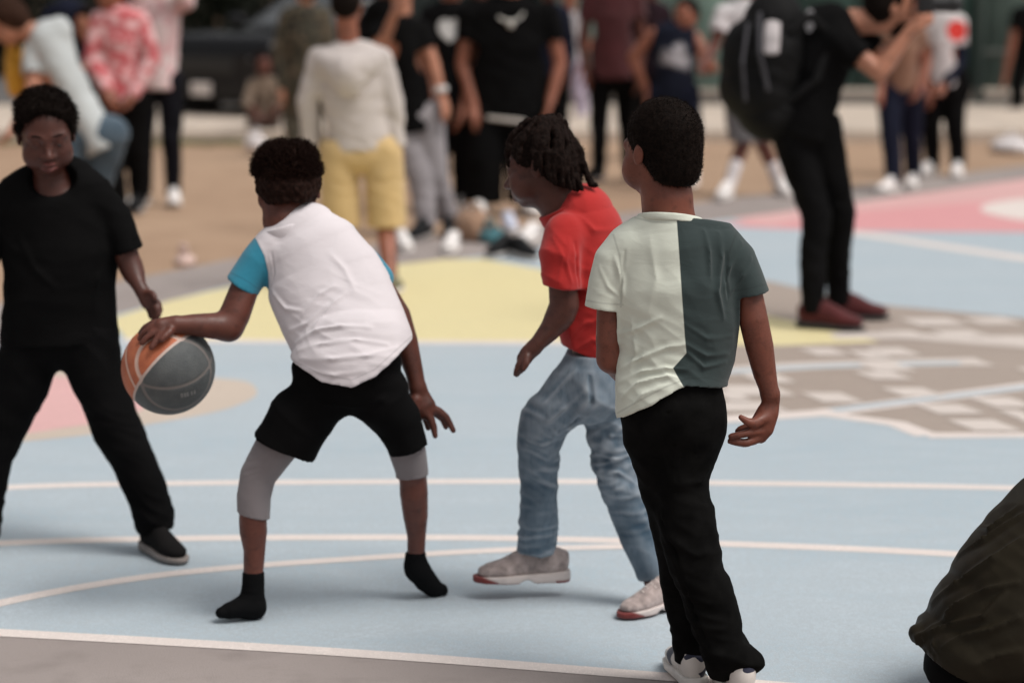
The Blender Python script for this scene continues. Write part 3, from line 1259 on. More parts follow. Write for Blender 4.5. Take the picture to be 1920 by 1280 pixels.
rg = np.random.default_rng(21)
LEAF = plain('leaf_dark', (0.017, 0.021, 0.011), 0.75, var=0.45, scale=2.5)
BARK = plain('bark_dark', (0.030, 0.022, 0.017), 0.9, var=0.4, scale=14, bumpd=0.01, bscale=30)
YH = yw1 + 8.6
shr = ['dense dark evergreen shrub at the road edge behind the stooping man', 'dense dark evergreen shrub behind the floral blouse', 'dense dark evergreen shrub behind the black car bonnet',
       'dense dark evergreen shrub behind the camouflage jacket', 'dense dark evergreen shrub behind the cream hoodie', 'dense dark evergreen shrub behind the heart t-shirt',
       'dense dark evergreen shrub behind the broad person in black', 'dense dark evergreen shrub beside the green building']
for i in range(8):
    x = -9.2 + i * 1.42 + rg.uniform(-0.15, 0.15)
    y = YH + rg.uniform(-0.3, 0.3)
    rt = thing('shrub', (x, y, 0), shr[i], 'shrub', 'dark shrubs along the far side of the road')
    c = np.array([x, y, 1.1])
    V_, F_ = leaves(c, (1.05, 0.9, 1.35), 5200, 0.075, rg, 0.35)
    V_[:, 2] = np.maximum(V_[:, 2], 0.02)
    part('foliage', V_, F_, LEAF, rt, smooth=False)
    q = Field()
    for k in range(5):
        a = k * 1.26
        q.add(Loft([np.array([x, y, -0.05]), np.array([x + math.cos(a) * 0.3, y + math.sin(a) * 0.3, 0.8]), np.array([x + math.cos(a) * 0.5, y + math.sin(a) * 0.5, 1.7])], [0.06, 0.04, 0.02]), 0.03)
    V_, Q_ = net(q, 0.05)
    part('stem', V_, Q_, BARK, rt)
trl = ['tall dark tree rising above the shrubs at the left', 'tall dark tree rising behind the black car', 'tall dark tree rising behind the group in black']
for i, x in enumerate((-7.6, -3.4, -0.4)):
    y = YH + 2.2
    rt = thing('tree', (x, y, 0), trl[i], 'tree', 'trees behind the road')
    q = Field()
    q.add(Loft([np.array([x, y, -0.1]), np.array([x + .1, y, 1.8]), np.array([x - .05, y, 3.6]), np.array([x, y, 6.0])], [0.24, 0.18, 0.14, 0.05]), 0.05)
    for k in range(7):
        a = k * 0.9 + i
        z0 = 2.6 + k * 0.35
        q.add(Loft([np.array([x, y, z0]), np.array([x + math.cos(a) * 0.8, y + math.sin(a) * 0.8, z0 + 0.7]), np.array([x + math.cos(a) * 1.5, y + math.sin(a) * 1.5, z0 + 1.0])], [0.08, 0.05, 0.02]), 0.05)
    V_, Q_ = net(q, 0.06)
    part('trunk', V_, Q_, BARK, rt)
    VV, FF, n0 = [], [], 0
    for k in range(9):
        a = k * 0.75
        c = np.array([x + math.cos(a) * 1.25, y + math.sin(a) * 1.1, 3.6 + 0.33 * k])
        V_, F_ = leaves(c, (1.2, 1.1, 0.9), 900, 0.12, rg, 0.2)
        VV.append(V_)
        FF.append(F_ + n0)
        n0 += len(V_)
    part('crown', np.concatenate(VV), np.concatenate(FF), LEAF, rt, smooth=False)


# ------------------------------------------------------------------ black car parked beyond the footway
def car():
    g = G(388, 236)
    yaw = R(35)
    fx = np.array([-math.sin(yaw), -math.cos(yaw), 0])      # forwards
    lx = np.array([math.cos(yaw), -math.sin(yaw), 0])       # towards the picture's right
    up = np.array([0, 0, 1.0])
    Mc = np.stack([fx, lx, up], 1)
    o = g - fx * 2.2
    o[2] = 0

    def W(a, b, c):
        return o + fx * a + lx * b + up * c
    rt = thing('parked_car', o, 'black car parked beyond the footway with its plate and headlight towards the court', 'car')
    PAINT = plain('car_paint_black', (0.006, 0.006, 0.007), 0.25, var=0.1, spec=0.22)
    GLASS = plain('car_glass', (0.012, 0.014, 0.015), 0.06, var=0.05, spec=1.0, coat=1.0)
    CHROME = plain('car_chrome', (0.5, 0.48, 0.46), 0.2, 1.0)
    bd = Field()
    bd.add(Box(W(0, 0, 0.52), (2.25, 0.90, 0.30), Mc, 0.14), 0.05)
    bd.add(Box(W(1.35, 0, 0.74), (0.85, 0.82, 0.13), Mc, 0.10), 0.12)
    bd.add(Box(W(-1.75, 0, 0.78), (0.5, 0.84, 0.18), Mc, 0.12), 0.12)
    bd.add(Loft([W(0.62, 0, 0.86), W(0.0, 0, 1.30), W(-0.9, 0, 1.34), W(-1.75, 0, 0.96)], [0.74, 0.60, 0.62, 0.70], [0.10, 0.16, 0.16, 0.12], [lx] * 4), 0.10)
    for a in (1.42, -1.40):
        for b in (-0.9, 0.9):
            bd.sub(Loft([W(a, b - 0.15, 0.33), W(a, b + 0.15, 0.33)], [0.37, 0.37]), 0.02)
    V, Q = net(bd, 0.04)
    part('body', V, Q, PAINT, rt)
    ws = Field()
    ws.add(Loft([W(0.86, 0, 0.92), W(0.45, 0, 1.13), W(0.06, 0, 1.37)], [0.70, 0.64, 0.54], [0.035] * 3, [lx] * 3), 0.02)
    V, Q = net(ws, 0.035)
    part('windscreen', V, Q, GLASS, rt)
    for sd in (-1, 1):
        q = Field()
        q.add(Box(W(-0.45, sd * 0.66, 1.14), (0.72, 0.03, 0.15), Mc, 0.03), 0.02)
        V, Q = net(q, 0.02)
        part('side_window', V, Q, GLASS, rt)
        q = Field()
        q.add(Ell(W(2.10, sd * 0.62, 0.66), (0.16, 0.20, 0.085), Mc), 0.02)
        V, Q = net(q, 0.02)
        part('headlight', V, Q, plain('headlight_lens', (0.45, 0.45, 0.50), 0.15, var=0.3), rt)
        q = Field()
        q.add(Ell(W(0.62, sd * 0.98, 0.98), (0.09, 0.11, 0.07), Mc), 0.02)
        V, Q = net(q, 0.02)
        part('wing_mirror', V, Q, PAINT, rt)
        for a in (1.42, -1.40):
            q = Field()
            q.add(Loft([W(a, sd * 0.76, 0.33), W(a, sd * 0.88, 0.33)], [0.25, 0.25]), 0.01)
            q.add(Loft([W(a, sd * 0.80, 0.33), W(a, sd * 0.84, 0.33)], [0.32, 0.32]), 0.03)
            q.cut(Cut([(W(a, sd * 0.91, 0.33), lx * sd), (W(a, sd * 0.70, 0.33), -lx * sd)]), 0.01)
            V, Q = net(q, 0.025)
            w = part('wheel', V, Q, plain('tyre', (0.012, 0.012, 0.012), 0.85), rt)
            q = Field()
            q.add(Ell(W(a, sd * 0.905, 0.33), (0.19, 0.02, 0.19), Mc), 0.01)
            V, Q = net(q, 0.02)
            part('rim', V, Q, CHROME, w)
    for nm, c, sz, mt in (('grille', W(2.24, 0, 0.60), (0.03, 0.42, 0.08), plain('grille_dark', (0.01, 0.01, 0.01), 0.4)), ('licence_plate', W(2.275, 0, 0.36), (0.012, 0.13, 0.065), plain('plate_white', (0.62, 0.56, 0.53), 0.5))):
        q = Field()
        q.add(Box(c, sz, Mc, 0.008), 0.002)
        V, Q = net(q, 0.012)
        part(nm, V, Q, mt, rt)


car()

# ================================================================== boy in the two-tone shirt, seen from behind
def boy_two_tone():
    f = Fig(1330, 1302)
    root = person(f, 'boy with back turned in half mint, half dark green t-shirt and black jeans')
    T = f.tube
    # --- body
    b = Field()
    M = frame(33, 6, 0)
    hc = f.p(1243, 284, 0.015)
    W = head_into(b, hc, M, 1.0, ears=0.84, young=1)
    b.add(T([(1247, 335, 0.01, 47), (1251, 375, 0.0, 49), (1254, 425, 0.0, 48)]), 0.02)
    b.add(f.sect([(1210, 435, 1300, 432, 0, .035), (1185, 470, 1350, 466, 0, .045), (1185, 600, 1355, 600, 0, .06), (1200, 780, 1325, 770, 0, .06)]), 0.03)
    b.add(T([(1174, 470, 0, 26), (1146, 540, 0.0, 26), (1141, 640, -0.01, 24), (1146, 672, 0.0, 24)]), 0.02)
    b.add(T([(1146, 672, 0.0, 24), (1170, 700, 0.10, 22), (1200, 705, 0.20, 17)]), 0.02)
    b.ext(hand_prims(f.p(1200, 705, 0.20), (0.3, 1, 0.1), (-1, 0, 0.2), 1, 0.82))
    # right arm with the hand swung back
    b.add(T([(1358, 468, 0, 26), (1384, 505, -0.005, 27), (1402, 550, -0.01, 27.5), (1413, 600, -0.02, 27.5), (1424, 650, -0.02, 26.5), (1434, 700, -0.02, 22), (1444, 738, -0.025, 16.5)]), 0.02)
    b.add(T([(1444, 738, -0.025, 16.5), (1446, 755, -0.025, 16.5), (1440, 772, -0.028, 21), (1428, 800, -0.03, 24), (1418, 815, -0.03, 21)], 0.62), 0.012)
    # thumb, index, middle, ring, little finger
    b.add(T([(1434, 783, -0.035, 13), (1414, 794, -0.052, 10.5), (1402, 791, -0.058, 8), (1395, 786, -0.06, 6.5), (1389, 782, -0.06, 5.2)]), 0.006)
    b.add(T([(1422, 800, -0.03, 9), (1402, 800, -0.028, 7.8), (1389, 804, -0.025, 6.8), (1383, 808, -0.022, 5.6)]), 0.003)
    b.add(T([(1426, 808, -0.04, 9), (1404, 811, -0.052, 8), (1386, 815, -0.056, 7), (1371, 818, -0.056, 6.2)]), 0.003)
    b.add(T([(1420, 822, -0.04, 9), (1400, 830, -0.05, 8), (1382, 829, -0.052, 6.8), (1369, 827, -0.05, 5.8)]), 0.003)
    b.add(T([(1414, 826, -0.025, 8), (1396, 832, -0.028, 6.6), (1380, 830, -0.03, 5.8), (1374, 829, -0.03, 5.0)]), 0.003)
    b.add(T([(1288, 800, 0, 40), (1276, 900, -0.015, 36), (1284, 980, -0.02, 33), (1350, 1190, -0.06, 28), (1378, 1240, -0.05, 24)]), 0.02)
    b.add(T([(1235, 800, 0, 40), (1262, 1000, 0.03, 30), (1296, 1200, 0.06, 26), (1302, 1240, 0.06, 24)]), 0.02)
    mk('body', b, 0.0037, SK_A, root)
    eyes(root, W, M, 1.0)
    # --- hair: very short
    hr = Field()
    hr.add(Ell(W(0, -0.008, 0.033), np.array((0.0755, 0.0935, 0.082)) * 1.0, M), 0.01)
    hr.add(Ell(W(0, -0.044, -0.030), np.array((0.057, 0.049, 0.060)) * 1.0, M), 0.03)
    hr.cut(Cut([(W(0, 0.050, 0.052), M @ np.array((0, 1, -0.42)))]), 0.006)
    hr.cut(Cut([(W(0, 0.018, 0.0), M @ np.array((0, 0.9, -0.55))), (W(0, -0.05, -0.072), M @ np.array((0, 0.30, -1)))], 'max'), 0.008)
    hair_mesh(hr, 0.0036, root, HAIR, amp=0.0009, freq=330, n=7000, length=0.005, rad=0.0005, curl=0.5, seg=2)
    # --- shirt, left half mint, right half dark green
    s = Field()
    s.add(f.sect([(1208, 420, 1302, 417, 0.0, .020), (1186, 429, 1336, 424, 0.0, .044), (1160, 443, 1368, 438, 0, .063), (1149, 472, 1383, 467, -0.003, .080), (1150, 540, 1385, 540, -0.01, .090),
                  (1158, 600, 1388, 605, -0.005, .088), (1157, 650, 1380, 655, 0.0, .088), (1150, 700, 1366, 690, 0.0, .094), (1146, 750, 1362, 725, -0.005, .104), (1150, 830, 1366, 790, -0.01, .110)]), 0.012)
    s.add(T([(1175, 464, 0, 40), (1153, 490, -0.003, 39), (1140, 530, -0.006, 36.5), (1131, 580, -0.006, 35.5), (1125, 625, -0.006, 35)], 1.12), 0.022)
    s.add(T([(1352, 460, 0, 40), (1379, 487, -0.003, 39), (1395, 520, -0.008, 36.5), (1406, 552, -0.012, 36.5), (1420, 592, -0.016, 37)], 1.12), 0.022)
    s.add(T([(1253, 408, 0.0, 55), (1256, 428, 0.0, 61), (1260, 460, 0.0, 70)], 1.06), 0.022)
    s.cut(Cut([(f.p(1252, 403, -0.068), np.array([0.07, 0.22, 1.0]))]), 0.003)
    # sleeve mouths
    aL, aR = f.p(1131, 577, -0.006), f.p(1406, 549, -0.012)
    pl = f.line_cut(1097, 572, 1166, 581)
    pr = f.line_cut(1370, 556, 1440, 543)
    s.sub(T([(1134, 562, -0.006, 29), (1128, 600, -0.006, 30), (1124, 640, -0.006, 31)], 1.15), 0.002)
    s.sub(T([(1401, 540, -0.012, 30), (1413, 572, -0.014, 31), (1425, 610, -0.016, 32)], 1.15), 0.002)

    s.cut(PartCut(pl, -1, f.p(1156, 580)[0]), 0.001)
    s.cut(PartCut(pr, 1, f.p(1384, 552)[0]), 0.001)
    # crooked hem, lower on the left hip; hollow below
    s.cut(Cut([f.line_cut(1150, 798, 1288, 722, -0.1, 0.0), f.line_cut(1280, 723, 1368, 736, -0.1, 0.0)], 'min'), 0.001)
    s.sub(f.sect([(1166, 745, 1352, 712, -0.005, .094), (1164, 860, 1354, 820, -0.005, .098)]), 0.002)
    mint, dark = (0.61, 0.635, 0.55), (0.023, 0.037, 0.037)
    sx = [(400, 1268), (470, 1273), (560, 1279), (630, 1284), (662, 1287), (690, 1262), (705, 1270), (725, 1282), (800, 1290)]

    def seam(V):
        px = proj(V)
        x0 = np.interp(px[:, 1], [a for a, _ in sx], [c for _, c in sx])
        return (px[:, 0] - x0) * 0.00118
    SHM = cloth('shirt_mint_and_green', mint, dark, stitch=True, var=0.10, weave=1100, wb=0.3, seamw=0.001)
    post = [wrinkle((0.55, 0, 1), 30, 9, 0.0042, near(f.p(1230, 690, -0.08), 0.15), 3.1),
            wrinkle((0.9, 0, 0.5), 16, 5, 0.0012, None, 1.7),
            fold([(1158, 628), (1190, 618), (1232, 596)], 0.0076, 0.0095),
            fold([(1156, 690), (1200, 668), (1250, 655), (1285, 652)], 0.0068, 0.0115),
            fold([(1154, 716), (1200, 692), (1250, 684), (1284, 690)], 0.0059, 0.0108),
            fold([(1160, 745), (1195, 712), (1245, 702), (1275, 704)], 0.0068, 0.0115),
            fold([(1170, 770), (1200, 735), (1250, 716)], 0.0076, 0.0081),
            fold([(1178, 600), (1186, 660), (1176, 690)], 0.0076, 0.0068),
            fold([(1290, 640), (1330, 668), (1372, 664)], 0.0068, 0.0081),
            fold([(1288, 668), (1325, 686), (1366, 682)], 0.0059, 0.0081),
            fold([(1285, 612), (1330, 640), (1380, 632)], 0.0068, 0.0054),
            fold([(1322, 425), (1336, 470), (1338, 520)], 0.0068, 0.0081),
            fold([(1350, 430), (1358, 480), (1352, 545), (1362, 600)], 0.0076, 0.0095),
            fold([(1396, 450), (1375, 500), (1366, 540)], 0.0059, 0.0081),
            fold([(1415, 480), (1388, 520), (1378, 545)], 0.0051, 0.0068),
            fold([(1146, 480), (1160, 520), (1163, 560)], 0.0068, 0.0081),
            fold([(1118, 500), (1140, 545), (1158, 560)], 0.0051, 0.0054),
            fold([(1215, 440), (1225, 520), (1210, 590)], 0.0119, 0.0047),
            fold([(1165, 470), (1166, 520), (1158, 575)], 0.0043, -0.0081),
            fold([(1366, 470), (1364, 520), (1372, 560)], 0.0043, -0.0081)]
    mk('shirt', s, 0.0031, SHM, root, post, {'seam': seam, 'stitch': stitches([
        [(1098, 563), (1132, 569), (1168, 571)], [(1366, 547), (1404, 541), (1440, 532)], [(1158, 774), (1200, 750), (1250, 724), (1290, 709), (1330, 708), (1368, 720)],
        [(1150, 440), (1162, 480), (1168, 530), (1164, 575)], [(1382, 434), (1368, 470), (1362, 520), (1370, 555)], [(1190, 408), (1222, 416), (1256, 418), (1296, 413), (1330, 401)]])})
    cl = Field()
    cl.add(T([(1251, 380, 0.0, 56), (1254, 404, 0.0, 59.5), (1256, 424, 0.0, 64.5)], 1.07), 0.01)
    cl.cut(Cut([(f.p(1252, 398, -0.068), np.array([0.07, 0.22, 1.0])), (f.p(1254, 413, -0.068), np.array([-0.07, -0.16, -1.0]))]), 0.003)
    mk('collar', cl, 0.0028, cloth('collar_mint', (0.61, 0.635, 0.55), var=0.06, weave=600), root)
    # --- jeans
    t = Field()
    t.add(f.sect([(1172, 700, 1350, 692, 0.0, .082), (1165, 785, 1360, 762, 0.0, .104), (1172, 825, 1352, 808, 0.0, .075)]), 0.02)
    t.add(T([(1298, 800, 0.0, 60, 1.25), (1278, 885, -0.015, 52, 1.25), (1277, 920, -0.02, 49, 1.1), (1285, 960, -0.025, 53), (1300, 1040, -0.04, 50), (1328, 1120, -0.055, 46), (1350, 1190, -0.06, 43), (1368, 1238, -0.058, 45)], 1.05), 0.02)
    t.add(T([(1228, 800, 0.0, 60, 1.2), (1243, 890, 0.015, 48, 1.15), (1266, 980, 0.03, 45), (1277, 1060, 0.045, 42), (1288, 1130, 0.055, 40), (1299, 1195, 0.06, 38), (1304, 1232, 0.06, 38)], 1.05), 0.016)
    t.add(T([(1352, 1233, -0.085, 24, 1.0), (1380, 1232, -0.10, 29, 1.0), (1405, 1238, -0.085, 27, 1.0)], 1.2), 0.012)
    t.cut(SplitCut(f.line_cut(1240, 1236, 1320, 1242, 0.06), f.line_cut(1328, 1270, 1440, 1254, -0.06), f.p(1331, 1230)[0]), 0.002)
    t.cut(Cut([(f.p(1262, 698), np.array([0, 0, 1.0]))]), 0.004)

    JB = cloth('jeans_black', (0.0055, 0.0053, 0.0051), var=0.5, weave=700, wb=0.5, sheen=0.0, big=22)
    mk('jeans', t, 0.005, JB, root, [wrinkle((0.35, 0, 1), 15, 5, 0.0050, None, 2.2),
                                      wrinkle((0.2, 0, 1), 34, 10, 0.0085, near(f.p(1330, 1190, -0.05), 0.14), 5.2),
                                      wrinkle((0.5, 0, 1), 26, 8, 0.0065, near(f.p(1290, 1000, -0.03), 0.12), 7.2),
                                      fold([(1262, 1020), (1300, 1045), (1330, 1030)], 0.0085, 0.0095),
                                      fold([(1230, 960), (1262, 1040), (1290, 1130), (1322, 1215)], 0.0059, -0.0149),
                                      fold([(1274, 1062), (1292, 1130), (1320, 1205)], 0.0034, 0.0054),
                                      fold([(1335, 880), (1318, 900), (1280, 905)], 0.0085, 0.0081),
                                      fold([(1190, 790), (1250, 770), (1330, 760)], 0.0034, -0.0041),
                                      fold([(1212, 800), (1222, 860), (1262, 868), (1272, 790)], 0.0026, 0.0034),
                                      fold([(1305, 785), (1308, 850), (1340, 846)], 0.0026, 0.0034),
                                      fold([(1268, 745), (1262, 840), (1264, 900)], 0.0034, -0.0068)])
    SOLE = plain('sole_white', (0.68, 0.64, 0.60), 0.6)
    SB = cloth('sneaker_white_navy', (0.66, 0.61, 0.57), (0.018, 0.02, 0.045), var=0.1, rough=0.6, seamw=0.002)

    def shoe_pat(V):
        return perlin(V * 26.0 + 3) - 0.22
    for (hx, hz, ty, tx, dy) in ((1303, 0.0, 0.20, -0.03, 0.06), (1392, 0.012, 0.21, -0.02, -0.07)):
        hp = f.p(hx, 1240, dy)
        hp[2] = 0.011 + hz
        tp = hp + np.array([tx, ty, -hz * 0.4])
        o = shoe(root, hp + np.array([0, -0.055, 0]), tp - np.array([0, 0.03, 0]), (0, 0, 1), SB, SOLE, laces=SOLE, h=0.0042)
        at = o.data.attributes.new('seam', 'FLOAT', 'POINT')
        co = np.empty(len(o.data.vertices) * 3, f32)
        o.data.vertices.foreach_get('co', co)
        at.data.foreach_set('value', shoe_pat(co.reshape(-1, 3)).astype(f32))
    return root


boy_two_tone()


# ================================================================== boy dribbling, white shirt with blue sleeves
def boy_white():
    f = Fig(452, 1161)
    root = person(f, 'boy in white t-shirt with blue sleeves and black shorts, bent over dribbling in black socks')
    T = f.tube
    b = Field()
    M = frame(4, 26, -6)
    hc = f.p(541, 358, 0.17)
    W = head_into(b, hc, M, 0.98, young=1)
    b.add(T([(536, 385, 0.15, 42), (534, 412, 0.135, 42), (546, 445, 0.13, 30)]), 0.02)
    b.add(f.sect([(525, 475, 620, 460, .09, .035), (535, 520, 680, 505, .075, .05), (570, 620, 730, 600, .04, .06), (580, 680, 740, 660, 0.0, .07)]), 0.03)
    # left arm to the ball
    b.add(T([(500, 478, 0.10, 24), (462, 532, 0.085, 26.5), (440, 590, 0.06, 29), (428, 612, 0.05, 27)]), 0.02)
    b.add(T([(430, 612, 0.05, 26), (402, 611, 0.03, 25), (362, 609, 0.005, 20.5), (330, 608, -0.012, 15.5)]), 0.014)
    b.add(T([(330, 608, -0.012, 15.5), (316, 610, -0.018, 17), (302, 614, -0.024, 18)], 0.7), 0.010)
    b.add(T([(304, 603, -0.015, 8), (287, 606, -0.012, 7), (272, 614, -0.004, 6.2), (263, 624, 0.008, 5)]), 0.003)
    b.add(T([(300, 608, -0.022, 8), (283, 614, -0.024, 7.2), (270, 624, -0.024, 6.4), (262, 635, -0.022, 5.2)]), 0.003)
    b.add(T([(301, 616, -0.028, 8.5), (287, 624, -0.036, 7.4), (275, 633, -0.042, 6.6), (266, 643, -0.046, 5.2)]), 0.003)
    b.add(T([(306, 622, -0.032, 9), (299, 631, -0.045, 8), (291, 641, -0.055, 7), (284, 651, -0.062, 5.6)]), 0.003)
    b.add(T([(322, 612, -0.02, 9), (318, 622, -0.040, 8), (309, 630, -0.052, 7), (303, 637, -0.058, 5.8)]), 0.004)
    # right arm hanging in front
    b.add(T([(655, 470, 0.14, 33), (705, 530, 0.14, 27), (744, 592, 0.13, 26), (760, 640, 0.115, 23.5), (776, 695, 0.10, 17.5), (783, 726, 0.09, 15.5)]), 0.02)
    b.add(T([(783, 726, 0.09, 15.5), (788, 745, 0.088, 20), (794, 762, 0.085, 23.5), (800, 772, 0.085, 20)], 0.6), 0.010)
    b.add(T([(779, 750, 0.075, 11), (774, 770, 0.068, 9), (774, 788, 0.064, 8), (777, 803, 0.062, 6)]), 0.005)
    b.add(T([(806, 764, 0.088, 9), (822, 770, 0.09, 7.8), (836, 781, 0.092, 6.8), (843, 793, 0.09, 6.2), (850, 807, 0.085, 5.2)]), 0.003)
    b.add(T([(806, 768, 0.094, 9), (820, 776, 0.10, 7.6), (831, 786, 0.106, 6.6), (836, 800, 0.106, 5.4)]), 0.003)
    b.add(T([(800, 774, 0.08, 9), (808, 786, 0.078, 7.6), (813, 800, 0.076, 6.8), (816, 817, 0.072, 5.4)]), 0.003)
    b.add(T([(795, 776, 0.092, 8), (800, 790, 0.096, 6.8), (803, 802, 0.098, 5.6)]), 0.003)
    # legs
    b.add(T([(610, 725, 0.01, 40), (514, 840, 0.0, 32), (482, 890, 0.0, 26)]), 0.02)
    b.add(T([(482, 880, 0.0, 25), (475, 935, -0.005, 25), (474, 975, -0.01, 26), (475, 995, -0.01, 26), (477, 1030, -0.01, 20.5), (475, 1075, -0.012, 18.5), (475, 1120, -0.01, 18)]), 0.015)
    b.add(T([(715, 725, 0.02, 40), (758, 820, 0.06, 28), (772, 880, 0.09, 25)]), 0.02)
    b.add(T([(772, 870, 0.09, 25), (775, 905, 0.10, 26), (776, 925, 0.105, 26.5), (779, 965, 0.125, 23.5), (781, 1005, 0.145, 17.5), (780, 1040, 0.16, 16.5), (786, 1075, 0.17, 16)]), 0.015)
    mk('body', b, 0.0042, SK_B, root)
    eyes(root, W, M, 0.98)
    # hair: high top, short sides
    hr = Field()
    hr.add(Ell(W(0, -0.010, 0.030), np.array((0.0705, 0.0875, 0.074)) * 0.98, M), 0.01)
    hr.add(Ell(W(0, -0.046, -0.018), np.array((0.058, 0.050, 0.054)) * 0.98, M), 0.03)
    hr.add(f.sect([(508, 385, 576, 388, .165, .064), (499, 360, 586, 363, .165, .073), (491, 335, 590, 340, .165, .080), (488, 315, 588, 321, .165, .083), (502, 306, 574, 310, .165, .076)]), 0.05)
    hr.cut(Cut([f.line_cut(700, 286, 400, 276)]), 0.02)
    hr.cut(Cut([(W(0, 0.050, 0.052), M @ np.array((0, 1, -0.42)))]), 0.006)
    hr.cut(Cut([(W(0, 0.016, 0.0), M @ np.array((0, 0.9, -0.55))), (W(0, -0.05, -0.052), M @ np.array((0, 0.35, -1)))], 'max'), 0.008)
    ztop = f.p(540, 330, 0.165)[2]
    hair_mesh(hr, 0.004, root, hairmat('hair_rust_black', (0.014, 0.0062, 0.0045)), amp=0.0055, freq=75, n=5000, length=0.018, rad=0.0012, curl=0.9, up=0.9, sel=lambda V: V[:, 2] > ztop, seg=4)
    # shirt
    s = Field()
    s.add(f.sect([(500, 432, 590, 412, .135, .052), (488, 455, 632, 424, .125, .068), (490, 490, 676, 458, .11, .083), (499, 542, 716, 508, .09, .092), (519, 590, 744, 562, .06, .096),
                  (542, 632, 764, 612, .03, .098), (549, 668, 774, 636, .005, .112), (545, 704, 778, 664, -0.01, .120), (545, 750, 778, 716, -0.012, .122)]), 0.012)
    s.add(T([(508, 465, .11, 36), (483, 492, .10, 34), (462, 524, .092, 33.5), (440, 562, .08, 33)], 1.1), 0.020)
    s.add(T([(640, 462, .14, 36), (688, 500, .145, 32), (708, 522, .145, 30)], 1.1), 0.018)
    s.sub(T([(457, 530, .090, 27), (446, 552, .084, 28), (434, 575, .078, 29)], 1.1), 0.002)

    s.cut(PartCut(f.line_cut(424, 518, 482, 553, 0.09), -1, f.p(506, 552, .09)[0]), 0.001)
    s.cut(Cut([f.line_cut(540, 680, 604, 714, -0.1), f.line_cut(596, 712, 662, 723, -0.1), f.line_cut(656, 724, 706, 703, -0.1), f.line_cut(700, 708, 776, 642, -0.1)], 'max'), 0.001)
    s.sub(f.sect([(590, 735, 730, 715, 0.0, .085), (590, 800, 740, 780, 0.0, .09)]), 0.002)

    def seam(V):
        px = proj(V)
        xa = np.interp(px[:, 1], [430, 450, 480, 510, 540, 560], [468, 481, 496, 503, 504, 500])
        left = (xa - px[:, 0])
        p0, d0 = np.array([690, 478]), np.array([0.55, 0.83])
        right = (px[:, 0] - 690) * 0.83 - (px[:, 1] - 478) * 0.55
        right = np.where(V[:, 1] > f.Y + 0.115, right - 4, -50)
        return np.maximum(left, right) * 0.0013
    WS = cloth('shirt_white_blue_sleeves', (0.66, 0.61, 0.63), (0.024, 0.215, 0.315), stitch=True, var=0.07, weave=1100, wb=0.3, seamw=0.001)
    mk('shirt', s, 0.0038, WS, root, [
        wrinkle((0.4, 0, 1), 30, 8, 0.0042, near(f.p(640, 640, -0.05), 0.14), 4.3),
        wrinkle((0.9, 0, 0.6), 15, 5, 0.0011, None, 8.1),
        fold([(535, 622), (575, 600), (610, 565)], 0.0076, 0.0095),
        fold([(548, 640), (590, 615), (640, 605), (700, 610)], 0.0068, 0.0108),
        fold([(552, 655), (600, 640), (670, 632), (730, 640)], 0.0068, 0.0095),
        fold([(556, 672), (620, 668), (690, 660), (750, 648)], 0.0076, 0.0095),
        fold([(560, 690), (620, 700), (690, 690)], 0.0068, 0.0068),
        fold([(560, 590), (600, 545), (630, 530)], 0.0076, 0.0074),
        fold([(590, 600), (625, 560), (650, 545)], 0.0068, 0.0074),
        fold([(505, 545), (530, 575), (560, 580)], 0.0068, 0.0081),
        fold([(505, 470), (509, 510), (500, 545)], 0.0034, -0.0068),
        fold([(620, 470), (650, 500), (668, 540)], 0.0102, 0.0054)], {'seam': seam, 'stitch': stitches([
            [(428, 509), (455, 522), (486, 542)], [(545, 674), (606, 703), (660, 712), (702, 693), (772, 630)], [(481, 450), (497, 480), (503, 510), (504, 545)]])})
    cl = Field()
    cl.add(T([(534, 405, 0.135, 49), (541, 430, 0.125, 51), (556, 465, 0.10, 36)], 1.0), 0.01)
    cl.cut(Cut([(f.p(540, 420, 0.13), np.array([-0.30, 0.05, 1.0]))]), 0.003)
    mk('collar', cl, 0.003, cloth('collar_white', (0.66, 0.61, 0.63), var=0.05, weave=700), root)
    # shorts
    t = Field()
    t.add(f.sect([(566, 690, 752, 665, 0.01, .085), (545, 708, 764, 695, 0.01, .095)]), 0.02)
    t.add(T([(598, 748, 0.005, 56), (562, 785, 0.0, 60), (534, 836, 0.0, 60), (510, 885, 0.0, 58)], 1.05), 0.02)
    t.add(T([(714, 748, 0.015, 54), (742, 782, 0.03, 46), (762, 825, 0.045, 38), (775, 870, 0.05, 36)], 1.15), 0.02)

    t.cut(SplitCut(f.line_cut(472, 812, 592, 866), f.line_cut(728, 856, 800, 836, 0.04), f.p(655, 800)[0]), 0.001)
    t.sub(T([(545, 815, 0.0, 52), (505, 895, 0.0, 54)]), 0.002)
    mk('shorts', t, 0.005, cloth('shorts_black', (0.005, 0.0048, 0.005), var=0.3, weave=500, sheen=0.0), root,
       [wrinkle((0.5, 0, 1), 16, 6, 0.005, None, 1.1), fold([(660, 770), (610, 760), (560, 730)], 0.0085, 0.0081), fold([(665, 770), (720, 745), (760, 700)], 0.0085, 0.0081)])
    # grey leggings below the shorts
    GL = cloth('leggings_grey', (0.20, 0.175, 0.18), var=0.12, weave=900, wb=0.4)
